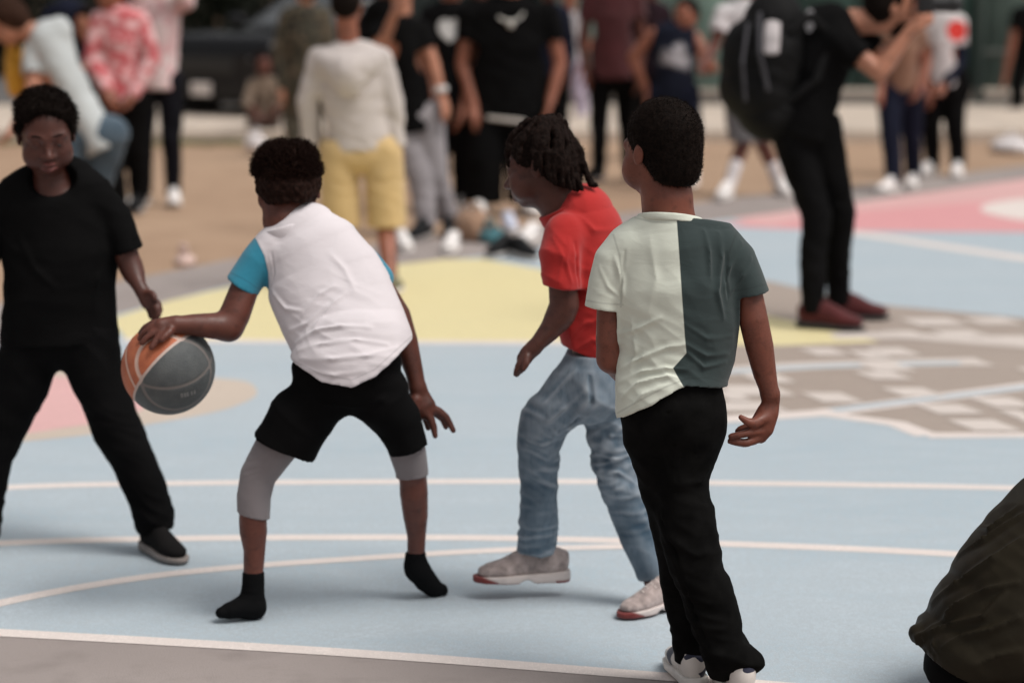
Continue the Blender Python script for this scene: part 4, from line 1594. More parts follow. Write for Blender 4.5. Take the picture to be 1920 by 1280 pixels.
    for pts, cutl, c in (([(535, 815, 0, 42), (512, 846, 0, 39), (484, 890, 0, 33.5), (476, 930, -0.004, 32), (475, 990, -0.008, 30)], (440, 956, 508, 972), (490, 885)),
                         ([(756, 820, 0.06, 36), (765, 850, 0.075, 34.5), (772, 880, 0.09, 31), (775, 935, 0.105, 29)], (740, 911, 806, 905), (770, 850))):
        g = Field()
        g.add(T(pts), 0.01)
        g.cut(Cut([f.line_cut(*cutl)]), 0.001)
        mk('legging', g, 0.0034, GL, root, [wrinkle((-0.4, 0, 1), 60, 12, 0.003, near(f.p(c[0], c[1] - 5, -0.03), 0.05), 2.0),
                                            fold([(cutl[0] + 4, cutl[1] - 9), ((cutl[0] + cutl[2]) / 2, (cutl[1] + cutl[3]) / 2 - 8), (cutl[2] - 4, cutl[3] - 9)], 0.002, -0.002)])
    SKM = cloth('sock_black', (0.006, 0.006, 0.0065), var=0.25, weave=380, wb=0.6, sheen=0.0)
    k = Field()
    k.add(T([(475, 1066, -0.012, 20.5), (475, 1095, -0.012, 21), (473, 1122, -0.008, 23), (474, 1138, -0.005, 23)]), 0.01)
    k.add(T([(474, 1138, -0.005, 22), (452, 1138, -0.02, 20), (430, 1144, -0.035, 16), (415, 1148, -0.045, 11)], 1.35), 0.016)
    k.cut(Cut([f.line_cut(440, 1090, 520, 1090), ], 'max') if False else Cut([(f.p(475, 1068), np.array([0, 0, 1.0])), (np.array([0, 0, 0.0060]), np.array([0, 0, -1.0]))]), 0.004)
    mk('sock', k, 0.0036, SKM, root, [wrinkle((0, 0, 1), 60, 14, 0.0018, near(f.p(474, 1110, -0.03), 0.05), 4)])
    k = Field()
    k.add(T([(779, 1032, 0.158, 19), (779, 1055, 0.165, 21), (782, 1068, 0.17, 22.5)]), 0.01)
    k.add(T([(781, 1062, 0.17, 22), (797, 1086, 0.19, 22), (814, 1103, 0.205, 18), (826, 1106, 0.215, 14)], 1.1), 0.012)
    k.cut(Cut([(f.p(779, 1033, 0.16), np.array([-0.05, 0, 1.0])), (np.array([0, 0, 0.0060]), np.array([0, 0, -1.0]))]), 0.003)
    mk('sock', k, 0.0036, SKM, root, [wrinkle((0, 0, 1), 60, 14, 0.0018, near(f.p(785, 1060, 0.05), 0.05), 4)])
    return f


fw = boy_white()


# ------------------------------------------------------------------ the basketball under his hand
def basketball():
    c = fw.p(315.5, 690, 0.045)
    r = 87.5 * mpp(c)
    bm = bmesh.new()
    bmesh.ops.create_icosphere(bm, subdivisions=6, radius=r)
    me = bpy.data.meshes.new('basketball')
    # seam frame: main seam plane seen nearly edge-on, running from lower left to upper right
    nrmv = nrm(-RT * 0.72 + UP * 0.66 + FW * 0.20)     # towards the orange half
    e1 = nrm(RT * 0.62 + UP * 0.70 + FW * 0.0 - nrmv * np.dot(nrmv, RT * 0.62 + UP * 0.70))
    e2 = np.cross(nrmv, e1)
    co = np.array([v.co[:] for v in bm.verts]) / r
    a, u, v = co @ nrmv, co @ e1, co @ e2
    g1 = np.abs(a)

    def hit(px, py):
        d_ = ray(px, py)
        oc = CAM - c
        bq, aq, cq = np.dot(oc, d_), np.dot(d_, d_), np.dot(oc, oc) - r * r
        return (CAM + d_ * ((-bq - math.sqrt(max(bq * bq - aq * cq, 0))) / aq) - c) / r

    dist = g1
    for pts, sd in ((((271, 722), (336, 725), (396, 676)), -1), (((284, 752), (330, 768), (380, 742)), -1), (((264, 652), (256, 688), (268, 714)), 1), (((236, 660), (242, 702), (260, 736)), 1)):
        h0, h1, h2 = (hit(*q) for q in pts)
        pn = nrm(np.cross(h1 - h0, h2 - h0))
        g = np.abs((co - h0) @ pn)
        dist = np.minimum(dist, np.where(a * sd > -0.02, g, 1.0))
    w = 0.030
    groove = np.exp(-(dist / (w * 0.8)) ** 2) * 0.012
    for vt, q in zip(bm.verts, groove):
        vt.co *= (1 - q)
    bm.to_mesh(me)
    bm.free()
    me.polygons.foreach_set('use_smooth', np.ones(len(me.polygons), bool))
    for nme, val in (('side', a), ('line', w - dist)):
        at = me.attributes.new(nme, 'FLOAT', 'POINT')
        at.data.foreach_set('value', val.astype(f32))
    m, nt, bs = _base('ball_rubber')
    grey = mixc(nt, ramp(nt, noise_fac(nt, 30, 4), 0.35, 0.7), (0.058, 0.064, 0.066), (0.085, 0.09, 0.09))
    orange = mixc(nt, ramp(nt, noise_fac(nt, 30, 4), 0.35, 0.7), (0.40, 0.105, 0.045), (0.50, 0.15, 0.065))
    base = mixc(nt, seam_fac(nt, 'side', 0.006), grey, orange)
    linec = mixc(nt, seam_fac(nt, 'side', 0.006), (0.16, 0.14, 0.13), (0.62, 0.42, 0.34))
    a1 = N(nt, 'ShaderNodeAttribute')
    a1.attribute_name = 'side'
    ab = N(nt, 'ShaderNodeMath', operation='ABSOLUTE')
    nt.links.new(a1.outputs['Fac'], ab.inputs[0])
    linec = mixc(nt, ramp(nt, ab.outputs[0], 0.045, 0.04), linec, (0.52, 0.40, 0.35))
    c_ = mixc(nt, seam_fac(nt, 'line', 0.008), base, linec)
    nt.links.new(c_, bs.inputs['Base Color'])
    bs.inputs['Roughness'].default_value = 0.6
    vor = N(nt, 'ShaderNodeTexVoronoi')
    vor.inputs['Scale'].default_value = 420
    tcn = N(nt, 'ShaderNodeTexCoord')
    nt.links.new(tcn.outputs['Object'], vor.inputs['Vector'])
    bump(nt, bs, vor.outputs['Distance'], 0.6, 0.0015)
    o = link('basketball', me, m)
    o.location = tuple(c)
    tag(o, 'worn grey and orange basketball held under the dribbling boy\'s hand', 'basketball')
    # faint worn print on the grey panel, letters no longer readable
    pm = plain('ball_print', (0.19, 0.19, 0.185), 0.7, var=0.5, scale=300)
    for px, py, wd in ((341, 741, 3.0), (347, 740, 2.6), (352, 739, 2.6), (360, 737, 2.2), (365, 735, 2.2)):
        d = ray(px, py)
        oc = CAM - c
        bq, cq = np.dot(oc, d), np.dot(oc, oc) - (r * 1.003) ** 2
        aq = np.dot(d, d)
        t = (-bq - math.sqrt(max(bq * bq - aq * cq, 0))) / aq
        h = CAM + d * t
        n_ = nrm(h - c)
        tx = nrm(RT - n_ * np.dot(RT, n_))
        ty = np.cross(n_, tx)
        k = mpp(h)
        q = [h + tx * a_ * wd * k * 0.8 + ty * b_ * 5 * k for a_, b_ in ((-1, -1), (1, -1), (1, 1), (-1, 1))]
        part('print', np.array(q), np.array([[0, 1, 2, 3]]), pm, o, smooth=False)


basketball()


# ================================================================== boy in the red shirt, stepping to the left
def boy_red():
    f = Fig(1215, 1146)
    root = person(f, 'boy with dreadlocks in red t-shirt and light blue jeans, one foot lifted')
    T = f.tube
    b = Field()
    M = frame(72, 14, 4)
    hc = f.p(1016, 312, 0.02)
    W = head_into(b, hc, M, 0.95, young=1)
    b.add(T([(1032, 345, 0.02, 44), (1048, 375, 0.02, 44), (1080, 425, 0.02, 40)]), 0.02)
    b.add(f.sect([(1065, 435, 1125, 430, .02, .05), (1060, 480, 1140, 470, .02, .07), (1070, 600, 1135, 600, .02, .07), (1075, 690, 1130, 690, .02, .07)]), 0.03)
    b.add(T([(1060, 460, -.075, 27), (1055, 530, -.09, 27), (1058, 572, -.09, 28), (1048, 595, -.09, 25)]), 0.02)
    b.add(T([(1052, 590, -.09, 25), (1030, 620, -.10, 20.5), (1010, 642, -.11, 15.5), (1001, 652, -.11, 14)]), 0.012)
    # hand, fingers hanging down and slightly curled
    b.add(T([(1001, 652, -.11, 14), (990, 662, -.11, 15.5), (982, 674, -.11, 14.5)], 0.8), 0.010)
    b.add(T([(988, 668, -.125, 8), (986, 682, -.135, 7), (981, 692, -.138, 5.5)]), 0.004)
    b.add(T([(982, 672, -.12, 8), (974, 684, -.125, 7), (969, 694, -.125, 6.2), (967, 702, -.12, 5)]), 0.003)
    b.add(T([(980, 674, -.108, 8), (972, 686, -.108, 7), (969, 697, -.105, 6), (969, 703, -.10, 5)]), 0.003)
    b.add(T([(980, 676, -.098, 8), (973, 688, -.095, 7), (972, 699, -.09, 5.5)]), 0.003)
    b.add(T([(982, 676, -.088, 7), (977, 688, -.084, 6), (977, 696, -.08, 5)]), 0.003)
    # far arm
    b.add(T([(1130, 450, .10, 27), (1125, 540, .13, 24), (1105, 590, .14, 20), (1082, 600, .22, 14)]), 0.02)
    b.ext(hand_prims(f.p(1082, 600, .22), (-0.3, 0.9, 0), (0, -0.2, 1), 1, 0.8))
    b.add(T([(1095, 700, 0, 40), (1024, 790, .02, 28), (1010, 920, .09, 23), (1012, 1050, .13, 19)]), 0.02)
    b.add(T([(1125, 700, .03, 40), (1148, 850, .06, 26), (1196, 1000, .05, 19), (1222, 1090, .035, 15)]), 0.02)
    mk('body', b, 0.0045, SK_C, root)
    eyes(root, W, M, 0.97)
    # hair cap and dreadlocks
    hr = Field()
    hr.add(Ell(W(0, -0.008, 0.034), np.array((0.076, 0.091, 0.081)) * 0.95, M), 0.01)
    hr.add(Ell(W(0, -0.055, -0.012), np.array((0.064, 0.052, 0.064)) * 0.95, M), 0.03)
    hr.cut(Cut([(W(0, 0.072, 0.050), M @ np.array((0, 1, -0.35)))]), 0.006)
    hr.cut(Cut([(W(0, 0.040, 0.0), M @ np.array((0, 0.9, -0.40))), (W(0, -0.05, -0.070), M @ np.array((0, 0.30, -1)))], 'max'), 0.008)
    rg = np.random.default_rng(4)
    D = [[(990, 226, -.05), (962, 252, -.06), (952, 284, -.06), (954, 312, -.055)], [(1005, 224, -.06), (985, 252, -.085), (974, 282, -.09), (973, 302, -.088)],
         [(1015, 222, -.06), (1006, 258, -.09), (1002, 292, -.093), (1004, 318, -.09)], [(1028, 220, -.05), (1026, 262, -.09), (1026, 305, -.095), (1030, 338, -.09)],
         [(1040, 222, -.05), (1046, 268, -.085), (1050, 315, -.085), (1056, 350, -.078)], [(1050, 228, -.03), (1064, 275, -.06), (1070, 322, -.058), (1077, 356, -.052)],
         [(1058, 240, 0), (1078, 285, -.02), (1083, 330, -.02), (1092, 362, -.02)],
         [(1060, 248, .01), (1084, 275, -.01), (1094, 310, -.02), (1103, 334, -.02), (1110, 346, -.02), (1119, 347, -.02)], [(1062, 260, -.02), (1076, 298, -.04), (1081, 330, -.045), (1090, 355, -.045)],
         [(1055, 235, .04), (1076, 270, .05), (1078, 315, .05), (1082, 345, .05)], [(1034, 219, .0), (1056, 244, -.03), (1062, 300, -.07), (1066, 345, -.066)]]
    D += [[tuple((np.array(v) + np.array(w)) / 2 + rg.normal(size=3) * np.array([3, 4, .003])) for v, w in zip(D[i], D[i + 1])] for i in (2, 3, 4, 5)]
    for q in D:
        pts = spline([np.array(v + ((6.2 if i == 0 else 6 if i < len(q) - 1 else 3.6),)) for i, v in enumerate(q)], 5)
        pts = [(p[0] + rg.normal() * 0.9, p[1], p[2] + rg.normal() * 0.002, p[3] * rg.uniform(0.85, 1.12)) for p in pts]
        hr.add(T(pts), 0.004)
    # hairline kept off the face
    hair_mesh(hr, 0.0036, root, hairmat('hair_dread', (0.009, 0.005, 0.004)), amp=0.0016, freq=190, n=3000, length=0.006, rad=0.0006, curl=0.6, seg=2)
    # shirt
    s = Field()
    s.add(f.sect([(1046, 392, 1118, 378, .02, .058), (1030, 414, 1150, 396, .02, .085), (1022, 445, 1168, 430, .02, .105), (1028, 500, 1168, 495, .02, .112), (1036, 560, 1164, 560, .02, .110),
                  (1046, 610, 1160, 615, .02, .108), (1056, 650, 1156, 660, .02, .108), (1060, 720, 1156, 720, .02, .108)]), 0.012)
    s.add(T([(1060, 440, -.06, 40), (1050, 480, -.085, 39), (1052, 520, -.092, 36), (1054, 580, -.095, 36)], 1.05), 0.016)
    s.add(T([(1130, 440, .10, 38), (1132, 500, .125, 34), (1118, 560, .135, 32)], 1.05), 0.016)
    s.sub(T([(1053, 525, -.092, 29), (1054, 600, -.095, 31)], 1.05), 0.002)
    s.cut(PartCut(f.line_cut(1015, 533, 1090, 543, -.09), -1, 1e3), 0.001) if False else None
    pl = f.line_cut(1015, 533, 1090, 543, -.09)

    class SleeveFront:
        def d(q, p):
            return np.minimum((p - np.asarray(pl[0], f32)) @ nrm(pl[1]).astype(f32), (f.Y - 0.062) - p[:, 1] + (p[:, 0] - f.p(1055, 540)[0]) * -0.15)
    s.cut(SleeveFront(), 0.001)
    s.cut(Cut([f.line_cut(1040, 638, 1150, 682, 0, 0.0)]), 0.001)
    RS = cloth('shirt_red', (0.40, 0.014, 0.012), var=0.12, weave=800, wb=0.4)
    mk('shirt', s, 0.0042, RS, root, [
        wrinkle((0.5, 0, 1), 20, 7, 0.0042, None, 6.6),
        fold([(1085, 455), (1088, 500), (1092, 545)], 0.0051, -0.0108),
        fold([(1030, 440), (1050, 480), (1045, 525)], 0.0068, 0.0068),
        fold([(1070, 440), (1068, 490), (1078, 530)], 0.0059, 0.0068),
        fold([(1092, 560), (1110, 540), (1135, 520)], 0.0076, 0.0095),
        fold([(1065, 640), (1090, 610), (1125, 600)], 0.0076, 0.0095),
        fold([(1075, 655), (1105, 635), (1140, 640)], 0.0068, 0.0081),
        fold([(1090, 400), (1120, 430), (1160, 430)], 0.0085, 0.0068)])
    cl = Field()
    cl.add(T([(1046, 372, 0.02, 50), (1068, 405, 0.02, 54), (1085, 430, 0.02, 58)], 1.0), 0.01)
    cl.cut(Cut([(f.p(1055, 384, 0.02), np.array([-0.55, 0.0, 1.0])), (f.p(1070, 402, 0.02), np.array([0.5, 0, -1.0]))]), 0.003)
    mk('collar', cl, 0.003, RS, root)
    # jeans
    t = Field()
    t.add(f.sect([(1062, 655, 1152, 660, .02, .10), (1052, 690, 1160, 700, .02, .112), (1050, 730, 1165, 740, .02, .112)]), 0.02)
    t.add(T([(1098, 705, -.01, 50), (1060, 745, .0, 49), (1022, 788, .02, 47), (1010, 825, .04, 40), (1010, 870, .06, 36.5), (1011, 930, .09, 34), (1009, 990, .11, 35), (1006, 1045, .13, 37)], 1.05), 0.018)
    t.add(T([(1128, 715, .05, 48), (1140, 790, .06, 42), (1148, 850, .065, 42), (1168, 920, .06, 41), (1195, 1000, .05, 34), (1216, 1060, .04, 26), (1222, 1085, .04, 25)], 1.05), 0.018)
    t.cut(SplitCut(f.line_cut(960, 1033, 1048, 1034, .13), f.line_cut(1190, 1088, 1245, 1080, .04), f.p(1100, 1000)[0]), 0.001)
    t.sub(T([(1006, 1015, .13, 31), (1006, 1080, .13, 33)], 1.05), 0.002)
    t.cut(Cut([(f.p(1100, 660), np.array([0, 0, 1.0]))]), 0.003)
    k1, k2 = f.p(1030, 800, -.02), f.p(1150, 870, .0)
    JL = denim('jeans_light', (0.045, 0.078, 0.113), (0.155, 0.205, 0.255))

    def wear(V):
        q = np.exp(-((V - k1) ** 2).sum(1) / 0.012) * 0.35 + np.exp(-((V - k2) ** 2).sum(1) / 0.014) * 0.55 + np.exp(-((V - f.p(1100, 720, -.1)) ** 2).sum(1) / 0.01) * 0.35
        return np.clip(q * (0.6 + perlin(V * 40)), 0, 0.8)
    mk('jeans', t, 0.0042, JL, root, [
        wrinkle((0.5, 0, 1), 17, 6, 0.0055, None, 4.4),
        wrinkle((-0.3, 0, 1), 38, 10, 0.007, near(f.p(1150, 880, .02), 0.12), 1.9),
        wrinkle((0.6, 0, 1), 34, 10, 0.007, near(f.p(1040, 830, .02), 0.09), 2.9),
        wrinkle((0, 0, 1), 40, 9, 0.009, near(f.p(1006, 1010, .09), 0.07), 3.9),
        fold([(1110, 700), (1108, 760), (1078, 800), (1050, 815)], 0.0068, -0.0135),
        fold([(1075, 690), (1050, 720), (1010, 760)], 0.0085, 0.0081),
        fold([(1090, 735), (1050, 775), (1020, 800)], 0.0085, 0.0081),
        fold([(1045, 830), (1020, 840), (985, 830)], 0.0059, 0.0081),
        fold([(1108, 800), (1140, 815), (1180, 812)], 0.0059, 0.0068),
        fold([(1110, 850), (1150, 862), (1185, 850)], 0.0059, 0.0081),
        fold([(1125, 890), (1160, 885), (1195, 900)], 0.0059, 0.0081)], {'wear': wear})
    UPM = cloth('sneaker_knit_grey', (0.39, 0.315, 0.295), var=0.45, rough=0.85, weave=260, wb=0.8, big=45)
    SOM = cloth('sneaker_sole_cream_red', (0.54, 0.47, 0.445), (0.17, 0.025, 0.022), var=0.1, rough=0.6, weave=300, seamw=0.003)
    LC = cloth('lace_cream', (0.5, 0.43, 0.40), var=0.1)

    def split(a, z):
        return np.where(a > 0.78, 0.005 - z + (a - 0.78) * 0.08, np.where(a < 0.14, 0.007 - z, 0.002 - z))
    shoe(root, f.p(1062, 1087, .14), f.p(895, 1089, .11), (0.06, 0, 1), UPM, SOM, laces=LC, h=0.004, splitfn=split, sole_h=0.030)
    hp = f.p(1278, 1147, .03)
    hp[2] = 0.010
    tp = f.p(1166, 1147, -.09)
    tp[2] = 0.010
    shoe(root, hp, tp, (0, 0, 1), UPM, SOM, laces=LC, h=0.004, splitfn=split)


boy_red()


# ================================================================== defender in black facing the camera
def boy_black():
    f = Fig(300, 1030)
    root = person(f, 'boy in plain black t-shirt and black trousers facing the ball, guarding with legs apart')
    T = f.tube
    b = Field()
    M = frame(180 + 14, 17, 3)
    hc = f.p(86, 252, -0.03)
    W = head_into(b, hc, M, 0.98, lid=0.42, young=1)
    b.add(T([(88, 295, 0.01, 34), (95, 330, 0.02, 36), (98, 365, 0.03, 46)]), 0.02)
    b.add(f.sect([(55, 362, 145, 358, .03, .05), (20, 385, 185, 380, .03, .06), (20, 480, 200, 480, .02, .07), (30, 620, 190, 620, .02, .08)]), 0.03)
    b.add(T([(195, 385, .02, 30), (228, 450, .0, 24), (243, 495, -.01, 22), (250, 512, -.015, 20)]), 0.02)
    b.add(T([(246, 500, -.01, 21), (254, 520, -.03, 18), (262, 538, -.05, 13.5), (266, 545, -.055, 12.5)]), 0.01)
    b.add(T([(266, 545, -.055, 12.5), (274, 556, -.065, 16), (281, 568, -.075, 16)], 0.7), 0.008)
    b.add(T([(284, 560, -.08, 7.5), (296, 568, -.09, 6.5), (300, 580, -.095, 5.8), (298, 590, -.095, 5)]), 0.003)
    b.add(T([(284, 566, -.085, 7.5), (294, 578, -.10, 6.5), (297, 590, -.105, 5.6), (293, 598, -.105, 4.8)]), 0.003)
    b.add(T([(281, 570, -.08, 7.5), (289, 583, -.09, 6.5), (290, 594, -.095, 5.6), (287, 600, -.095, 4.8)]), 0.003)
    b.add(T([(276, 570, -.07, 7), (281, 583, -.075, 6), (283, 594, -.075, 5)]), 0.003)
    b.add(T([(276, 552, -.075, 8), (284, 550, -.09, 7), (289, 555, -.10, 6), (291, 561, -.105, 5)]), 0.004)
    b.add(T([(5, 390, .03, 30), (-25, 460, .03, 24), (-42, 510, .0, 22), (-62, 570, -.02, 16), (-68, 590, -.03, 13)]), 0.02)
    b.ext(hand_prims(f.p(-68, 590, -.03), (-0.1, -0.2, -0.9), (-0.5, -0.6, 0.3), -1, 0.85))
    b.add(T([(150, 650, .02, 45), (215, 800, -.02, 34), (285, 980, -.05, 20)]), 0.02)
    b.add(T([(75, 650, .02, 45), (-10, 830, 0, 34), (-30, 1010, 0, 20)]), 0.02)
    mk('body', b, 0.0048, SK_C, root)
    eyes(root, W, M, 0.98, look=(0.1, -0.55))
    BR = HAIR
    hr = Field()
    hr.add(Ell(W(0, -0.012, 0.047), np.array((0.081, 0.094, 0.078)) * 0.98, M), 0.01)
    hr.add(Ell(W(0, -0.050, 0.0), np.array((0.073, 0.056, 0.068)) * 0.98, M), 0.03)
    hr.cut(Cut([(W(0, 0.062, 0.066), M @ np.array((0, 1, -0.60))), ]), 0.01)
    hr.cut(Cut([(W(0, 0.030, 0.0), M @ np.array((0, 0.9, -0.35))), (W(0, -0.05, -0.06), M @ np.array((0, 0.30, -1)))], 'max'), 0.012)
    hair_mesh(hr, 0.0045, root, HAIR, amp=0.0055, freq=80, n=4000, length=0.014, rad=0.001, curl=0.9, seg=3)
    for e in (-1, 1):       # eyebrows
        fb = Field()
        fb.add(Loft([W(e * 0.046, 0.071, 0.024), W(e * 0.032, 0.0825, 0.0275), W(e * 0.015, 0.087, 0.024)], [0.0018, 0.003, 0.002]), 0.002)
        mk('eyebrow', fb, 0.002, HAIR, root)
    lp = Field()
    lp.add(Loft([W(-0.019, 0.0785, -0.0655), W(0, 0.0890, -0.0685), W(0.019, 0.0785, -0.0655)], [0.0045, 0.0088, 0.0045]), 0.004)
    lp.add(Loft([W(-0.018, 0.0790, -0.0545), W(-0.006, 0.0905, -0.0515), W(0.006, 0.0905, -0.0515), W(0.018, 0.0790, -0.0545)], [0.003, 0.0065, 0.0065, 0.003]), 0.003)
    mk('lips', lp, 0.002, skin('lip_brown', (0.16, 0.05, 0.042)), root)
    s = Field()
    s.add(f.sect([(50, 332, 146, 328, .02, .056), (22, 345, 178, 338, .025, .070), (2, 362, 206, 354, .025, .082), (-4, 400, 214, 395, .02, .095), (4, 470, 220, 465, .01, .105),
                  (8, 530, 218, 530, .01, .105), (4, 590, 220, 595, .01, .11), (0, 660, 224, 650, .01, .115)]), 0.012)
    s.add(T([(182, 372, .02, 34), (212, 405, .012, 32), (232, 445, .0, 29), (246, 480, -.01, 28), (256, 505, -.015, 28)], 1.1), 0.018)
    s.add(T([(20, 372, .02, 34), (-10, 410, .02, 32), (-25, 455, .02, 30), (-34, 500, .02, 29)], 1.1), 0.018)
    s.sub(T([(238, 458, -.005, 23), (252, 495, -.012, 24), (262, 520, -.02, 25)], 1.1), 0.002)
    s.cut(PartCut(f.line_cut(216, 479, 268, 462), 1, f.p(219, 470)[0]), 0.001)
    s.sub(Ell(f.p(97, 335, -.05), (0.066, 0.075, 0.05)), 0.006)
    s.cut(Cut([f.line_cut(-30, 648, 240, 636)]), 0.002)
    mk('shirt', s, 0.0055, BLACK, root, [wrinkle((0.3, 0, 1), 14, 6, 0.004, None, 2.5), fold([(215, 470), (190, 520), (180, 580)], 0.0102, 0.0108), fold([(30, 440), (60, 500), (110, 540)], 0.0119, 0.0095)])
    t = Field()
    t.add(f.sect([(14, 560, 210, 555, .01, .095), (6, 600, 218, 595, .01, .105), (6, 622, 222, 618, .01, .105)]), 0.02)
    t.add(T([(164, 640, .01, 58), (185, 715, -.005, 50), (202, 760, -.015, 46), (220, 805, -.02, 46), (250, 865, -.035, 40), (274, 920, -.045, 38), (287, 965, -.05, 38), (296, 1000, -.05, 34)], 1.1), 0.02)
    t.add(T([(62, 640, .01, 58), (40, 720, .0, 52), (8, 790, .0, 46), (-14, 850, .0, 40), (-26, 920, .0, 36), (-34, 1000, .0, 34)], 1.1), 0.02)
    t.cut(SplitCut(f.line_cut(-80, 1010, 40, 1010), f.line_cut(250, 998, 340, 985, -.05), f.p(112, 800)[0]), 0.002)
    mk('trousers', t, 0.0055, cloth('trousers_black', (0.005, 0.0048, 0.005), var=0.4, weave=600, sheen=0.0), root, [
        wrinkle((0.5, 0, 1), 16, 6, 0.005, None, 3.3),
        wrinkle((0.5, 0, 1), 34, 9, 0.007, near(f.p(285, 960, -.08), 0.10), 5.3),
        wrinkle((0.5, 0, 1), 30, 9, 0.005, near(f.p(225, 810, -.06), 0.09), 6.3)])
    SS = cloth('sneaker_black_toecap', (0.012, 0.011, 0.011), (0.20, 0.17, 0.16), var=0.2, seamw=0.004)
    SOL = plain('sole_dull', (0.22, 0.19, 0.175), 0.7)
    for hx, tx, hy in ((272, 356, -.02), (-40, -70, 0.06)):
        hp = f.p(hx, 1022, hy)
        hp[2] = 0.010
        tp = f.p(tx, 1022, hy)
        tp[2] = 0.010
        tp[1] -= 0.17
        o = shoe(root, hp, tp, (0, 0, 1), SS, SOL, h=0.005, collar=0.09)
        co = np.empty(len(o.data.vertices) * 3, f32)
        o.data.vertices.foreach_get('co', co)
        co = co.reshape(-1, 3) + f.base
        x = nrm(tp - hp)
        at = o.data.attributes.new('seam', 'FLOAT', 'POINT')
        at.data.foreach_set('value', (((co - hp) @ x) - 0.215).astype(f32))


boy_black()


# ================================================================== someone crouching in an olive jacket at the right edge
def crouching():
    f = Fig(1850, 1330)
    root = person(f, 'person crouching in a dark olive nylon jacket and black trousers, back to the court')
    T = f.tube
    b = Field()
    M = frame(-70, 35, 0)
    hc = f.p(2110, 860, .10)
    W = head_into(b, hc, M, 1.08)
    b.add(T([(2090, 900, .08, 50), (2060, 950, .06, 55)]), 0.02)
    b.add(T([(2060, 950, .06, 80), (1960, 1050, .02, 110), (1860, 1180, 0, 100)]), 0.04)
    b.add(T([(2070, 1000, -.12, 50), (2130, 1130, -.16, 42), (2200, 1200, -.16, 30)]), 0.02)
    b.add(T([(2080, 980, .22, 50), (2150, 1110, .26, 42), (2220, 1190, .24, 30)]), 0.02)
    b.ext(hand_prims(f.p(2200, 1200, -.16), (1, 0.1, -0.5), (0.4, -0.6, 0.6), 1, 1.0))
    b.ext(hand_prims(f.p(2220, 1190, .24), (1, 0.1, -0.5), (0.4, 0.4, 0.6), -1, 1.0))
    b.add(T([(1860, 1210, -.06, 70), (2110, 1190, -.12, 55), (1990, 1340, -.12, 40)]), 0.02)
    b.add(T([(1860, 1210, .10, 70), (2120, 1180, .18, 55), (2000, 1320, .18, 40)]), 0.02)
    mk('body', b, 0.009, SK_M, root)
    eyes(root, W, M, 1.08)
    hr = Field()
    hr.add(Ell(W(0, -0.010, 0.036), np.array((0.08, 0.098, 0.086)) * 1.08, M), 0.01)
    hr.add(Ell(W(0, -0.05, -0.01), np.array((0.064, 0.054, 0.066)) * 1.08, M), 0.03)
    hr.cut(Cut([(W(0, 0.055, 0.05), M @ np.array((0, 1, -0.45)))]), 0.008)
    hair_mesh(hr, 0.006, root, HAIR, amp=0.003, freq=90)
    # jacket: billowing back and hem
    s = Field()
    s.add(f.sect([(1732, 1208, 1800, 1262, -.02, .15), (1736, 1162, 1872, 1268, -.01, .19), (1774, 1094, 1950, 1250, 0, .215), (1820, 1026, 2030, 1215, .01, .225), (1868, 966, 2085, 1165, .03, .225), (1920, 910, 2130, 1105, .05, .21), (2000, 868, 2150, 1020, .07, .15), (2050, 855, 2130, 945, .08, .09)]), 0.03)
    s.add(T([(1722, 1190, -.02, 16), (1742, 1212, .0, 18), (1790, 1242, .0, 17)], 1.6), 0.02)
    s.add(T([(2060, 1000, -.14, 75), (2130, 1130, -.18, 62), (2195, 1195, -.17, 45)]), 0.03)
    s.add(T([(2070, 980, .22, 75), (2150, 1110, .28, 62), (2215, 1185, .25, 45)]), 0.03)
    s.cut(Cut([f.line_cut(1733, 1226, 1880, 1292, -.1)]), 0.002)
    JM = plain('jacket_olive', (0.020, 0.016, 0.0098), 0.5, var=0.2, scale=9, spec=0.35, bumpd=0.0008, bscale=90)
    mk('jacket', s, 0.0065, JM, root, [
        wrinkle((0.55, 0, 0.8), 9, 2.2, 0.006, None, 3.0),
        wrinkle((0.55, 0, 0.8), 30, 6, 0.0014, None, 9.0),
        fold([(1712, 1188), (1790, 1130), (1850, 1100), (1905, 1088)], 0.0102, 0.0216),
        fold([(1715, 1190), (1780, 1165), (1840, 1150), (1880, 1110)], 0.0093, 0.0203),
        fold([(1740, 1130), (1790, 1090), (1860, 1040), (1918, 1000)], 0.0110, 0.0203),
        fold([(1760, 1215), (1800, 1190), (1850, 1178), (1910, 1150)], 0.0102, 0.0175),
        fold([(1790, 1040), (1840, 1010), (1915, 960)], 0.0093, 0.0175),
        fold([(1830, 985), (1850, 990), (1900, 950)], 0.0085, 0.0135),
        fold([(1710, 1185), (1716, 1210), (1730, 1225)], 0.0051, 0.0081),
        fold([(1725, 1180), (1728, 1205), (1745, 1228)], 0.0051, 0.0081),
        fold([(1740, 1178), (1742, 1205), (1760, 1234)], 0.0051, 0.0068),
        fold([(1820, 1250), (1870, 1230), (1915, 1225)], 0.0102, 0.0162)])
    t = Field()
    t.add(f.sect([(1750, 1210, 1860, 1290, -.0, .16), (1742, 1250, 1900, 1330, 0, .20), (1760, 1290, 1960, 1330, .0, .16)]), 0.03)
    t.add(T([(1860, 1225, -.07, 80), (2000, 1205, -.12, 76), (2125, 1195, -.14, 62), (2060, 1270, -.14, 58), (1995, 1345, -.13, 52)]), 0.03)
    t.add(T([(1860, 1225, .11, 80), (2000, 1200, .17, 76), (2130, 1185, .19, 62), (2070, 1255, .19, 58), (2005, 1325, .18, 52)]), 0.03)
    t.cut(Cut([(np.array([0, 0, 0.07]), np.array([0, 0, -1.0]))]), 0.003)
    mk('trousers', t, 0.009, BLACK, root, [wrinkle((0.2, 0, 1), 14, 6, 0.005, None, 1.3)])
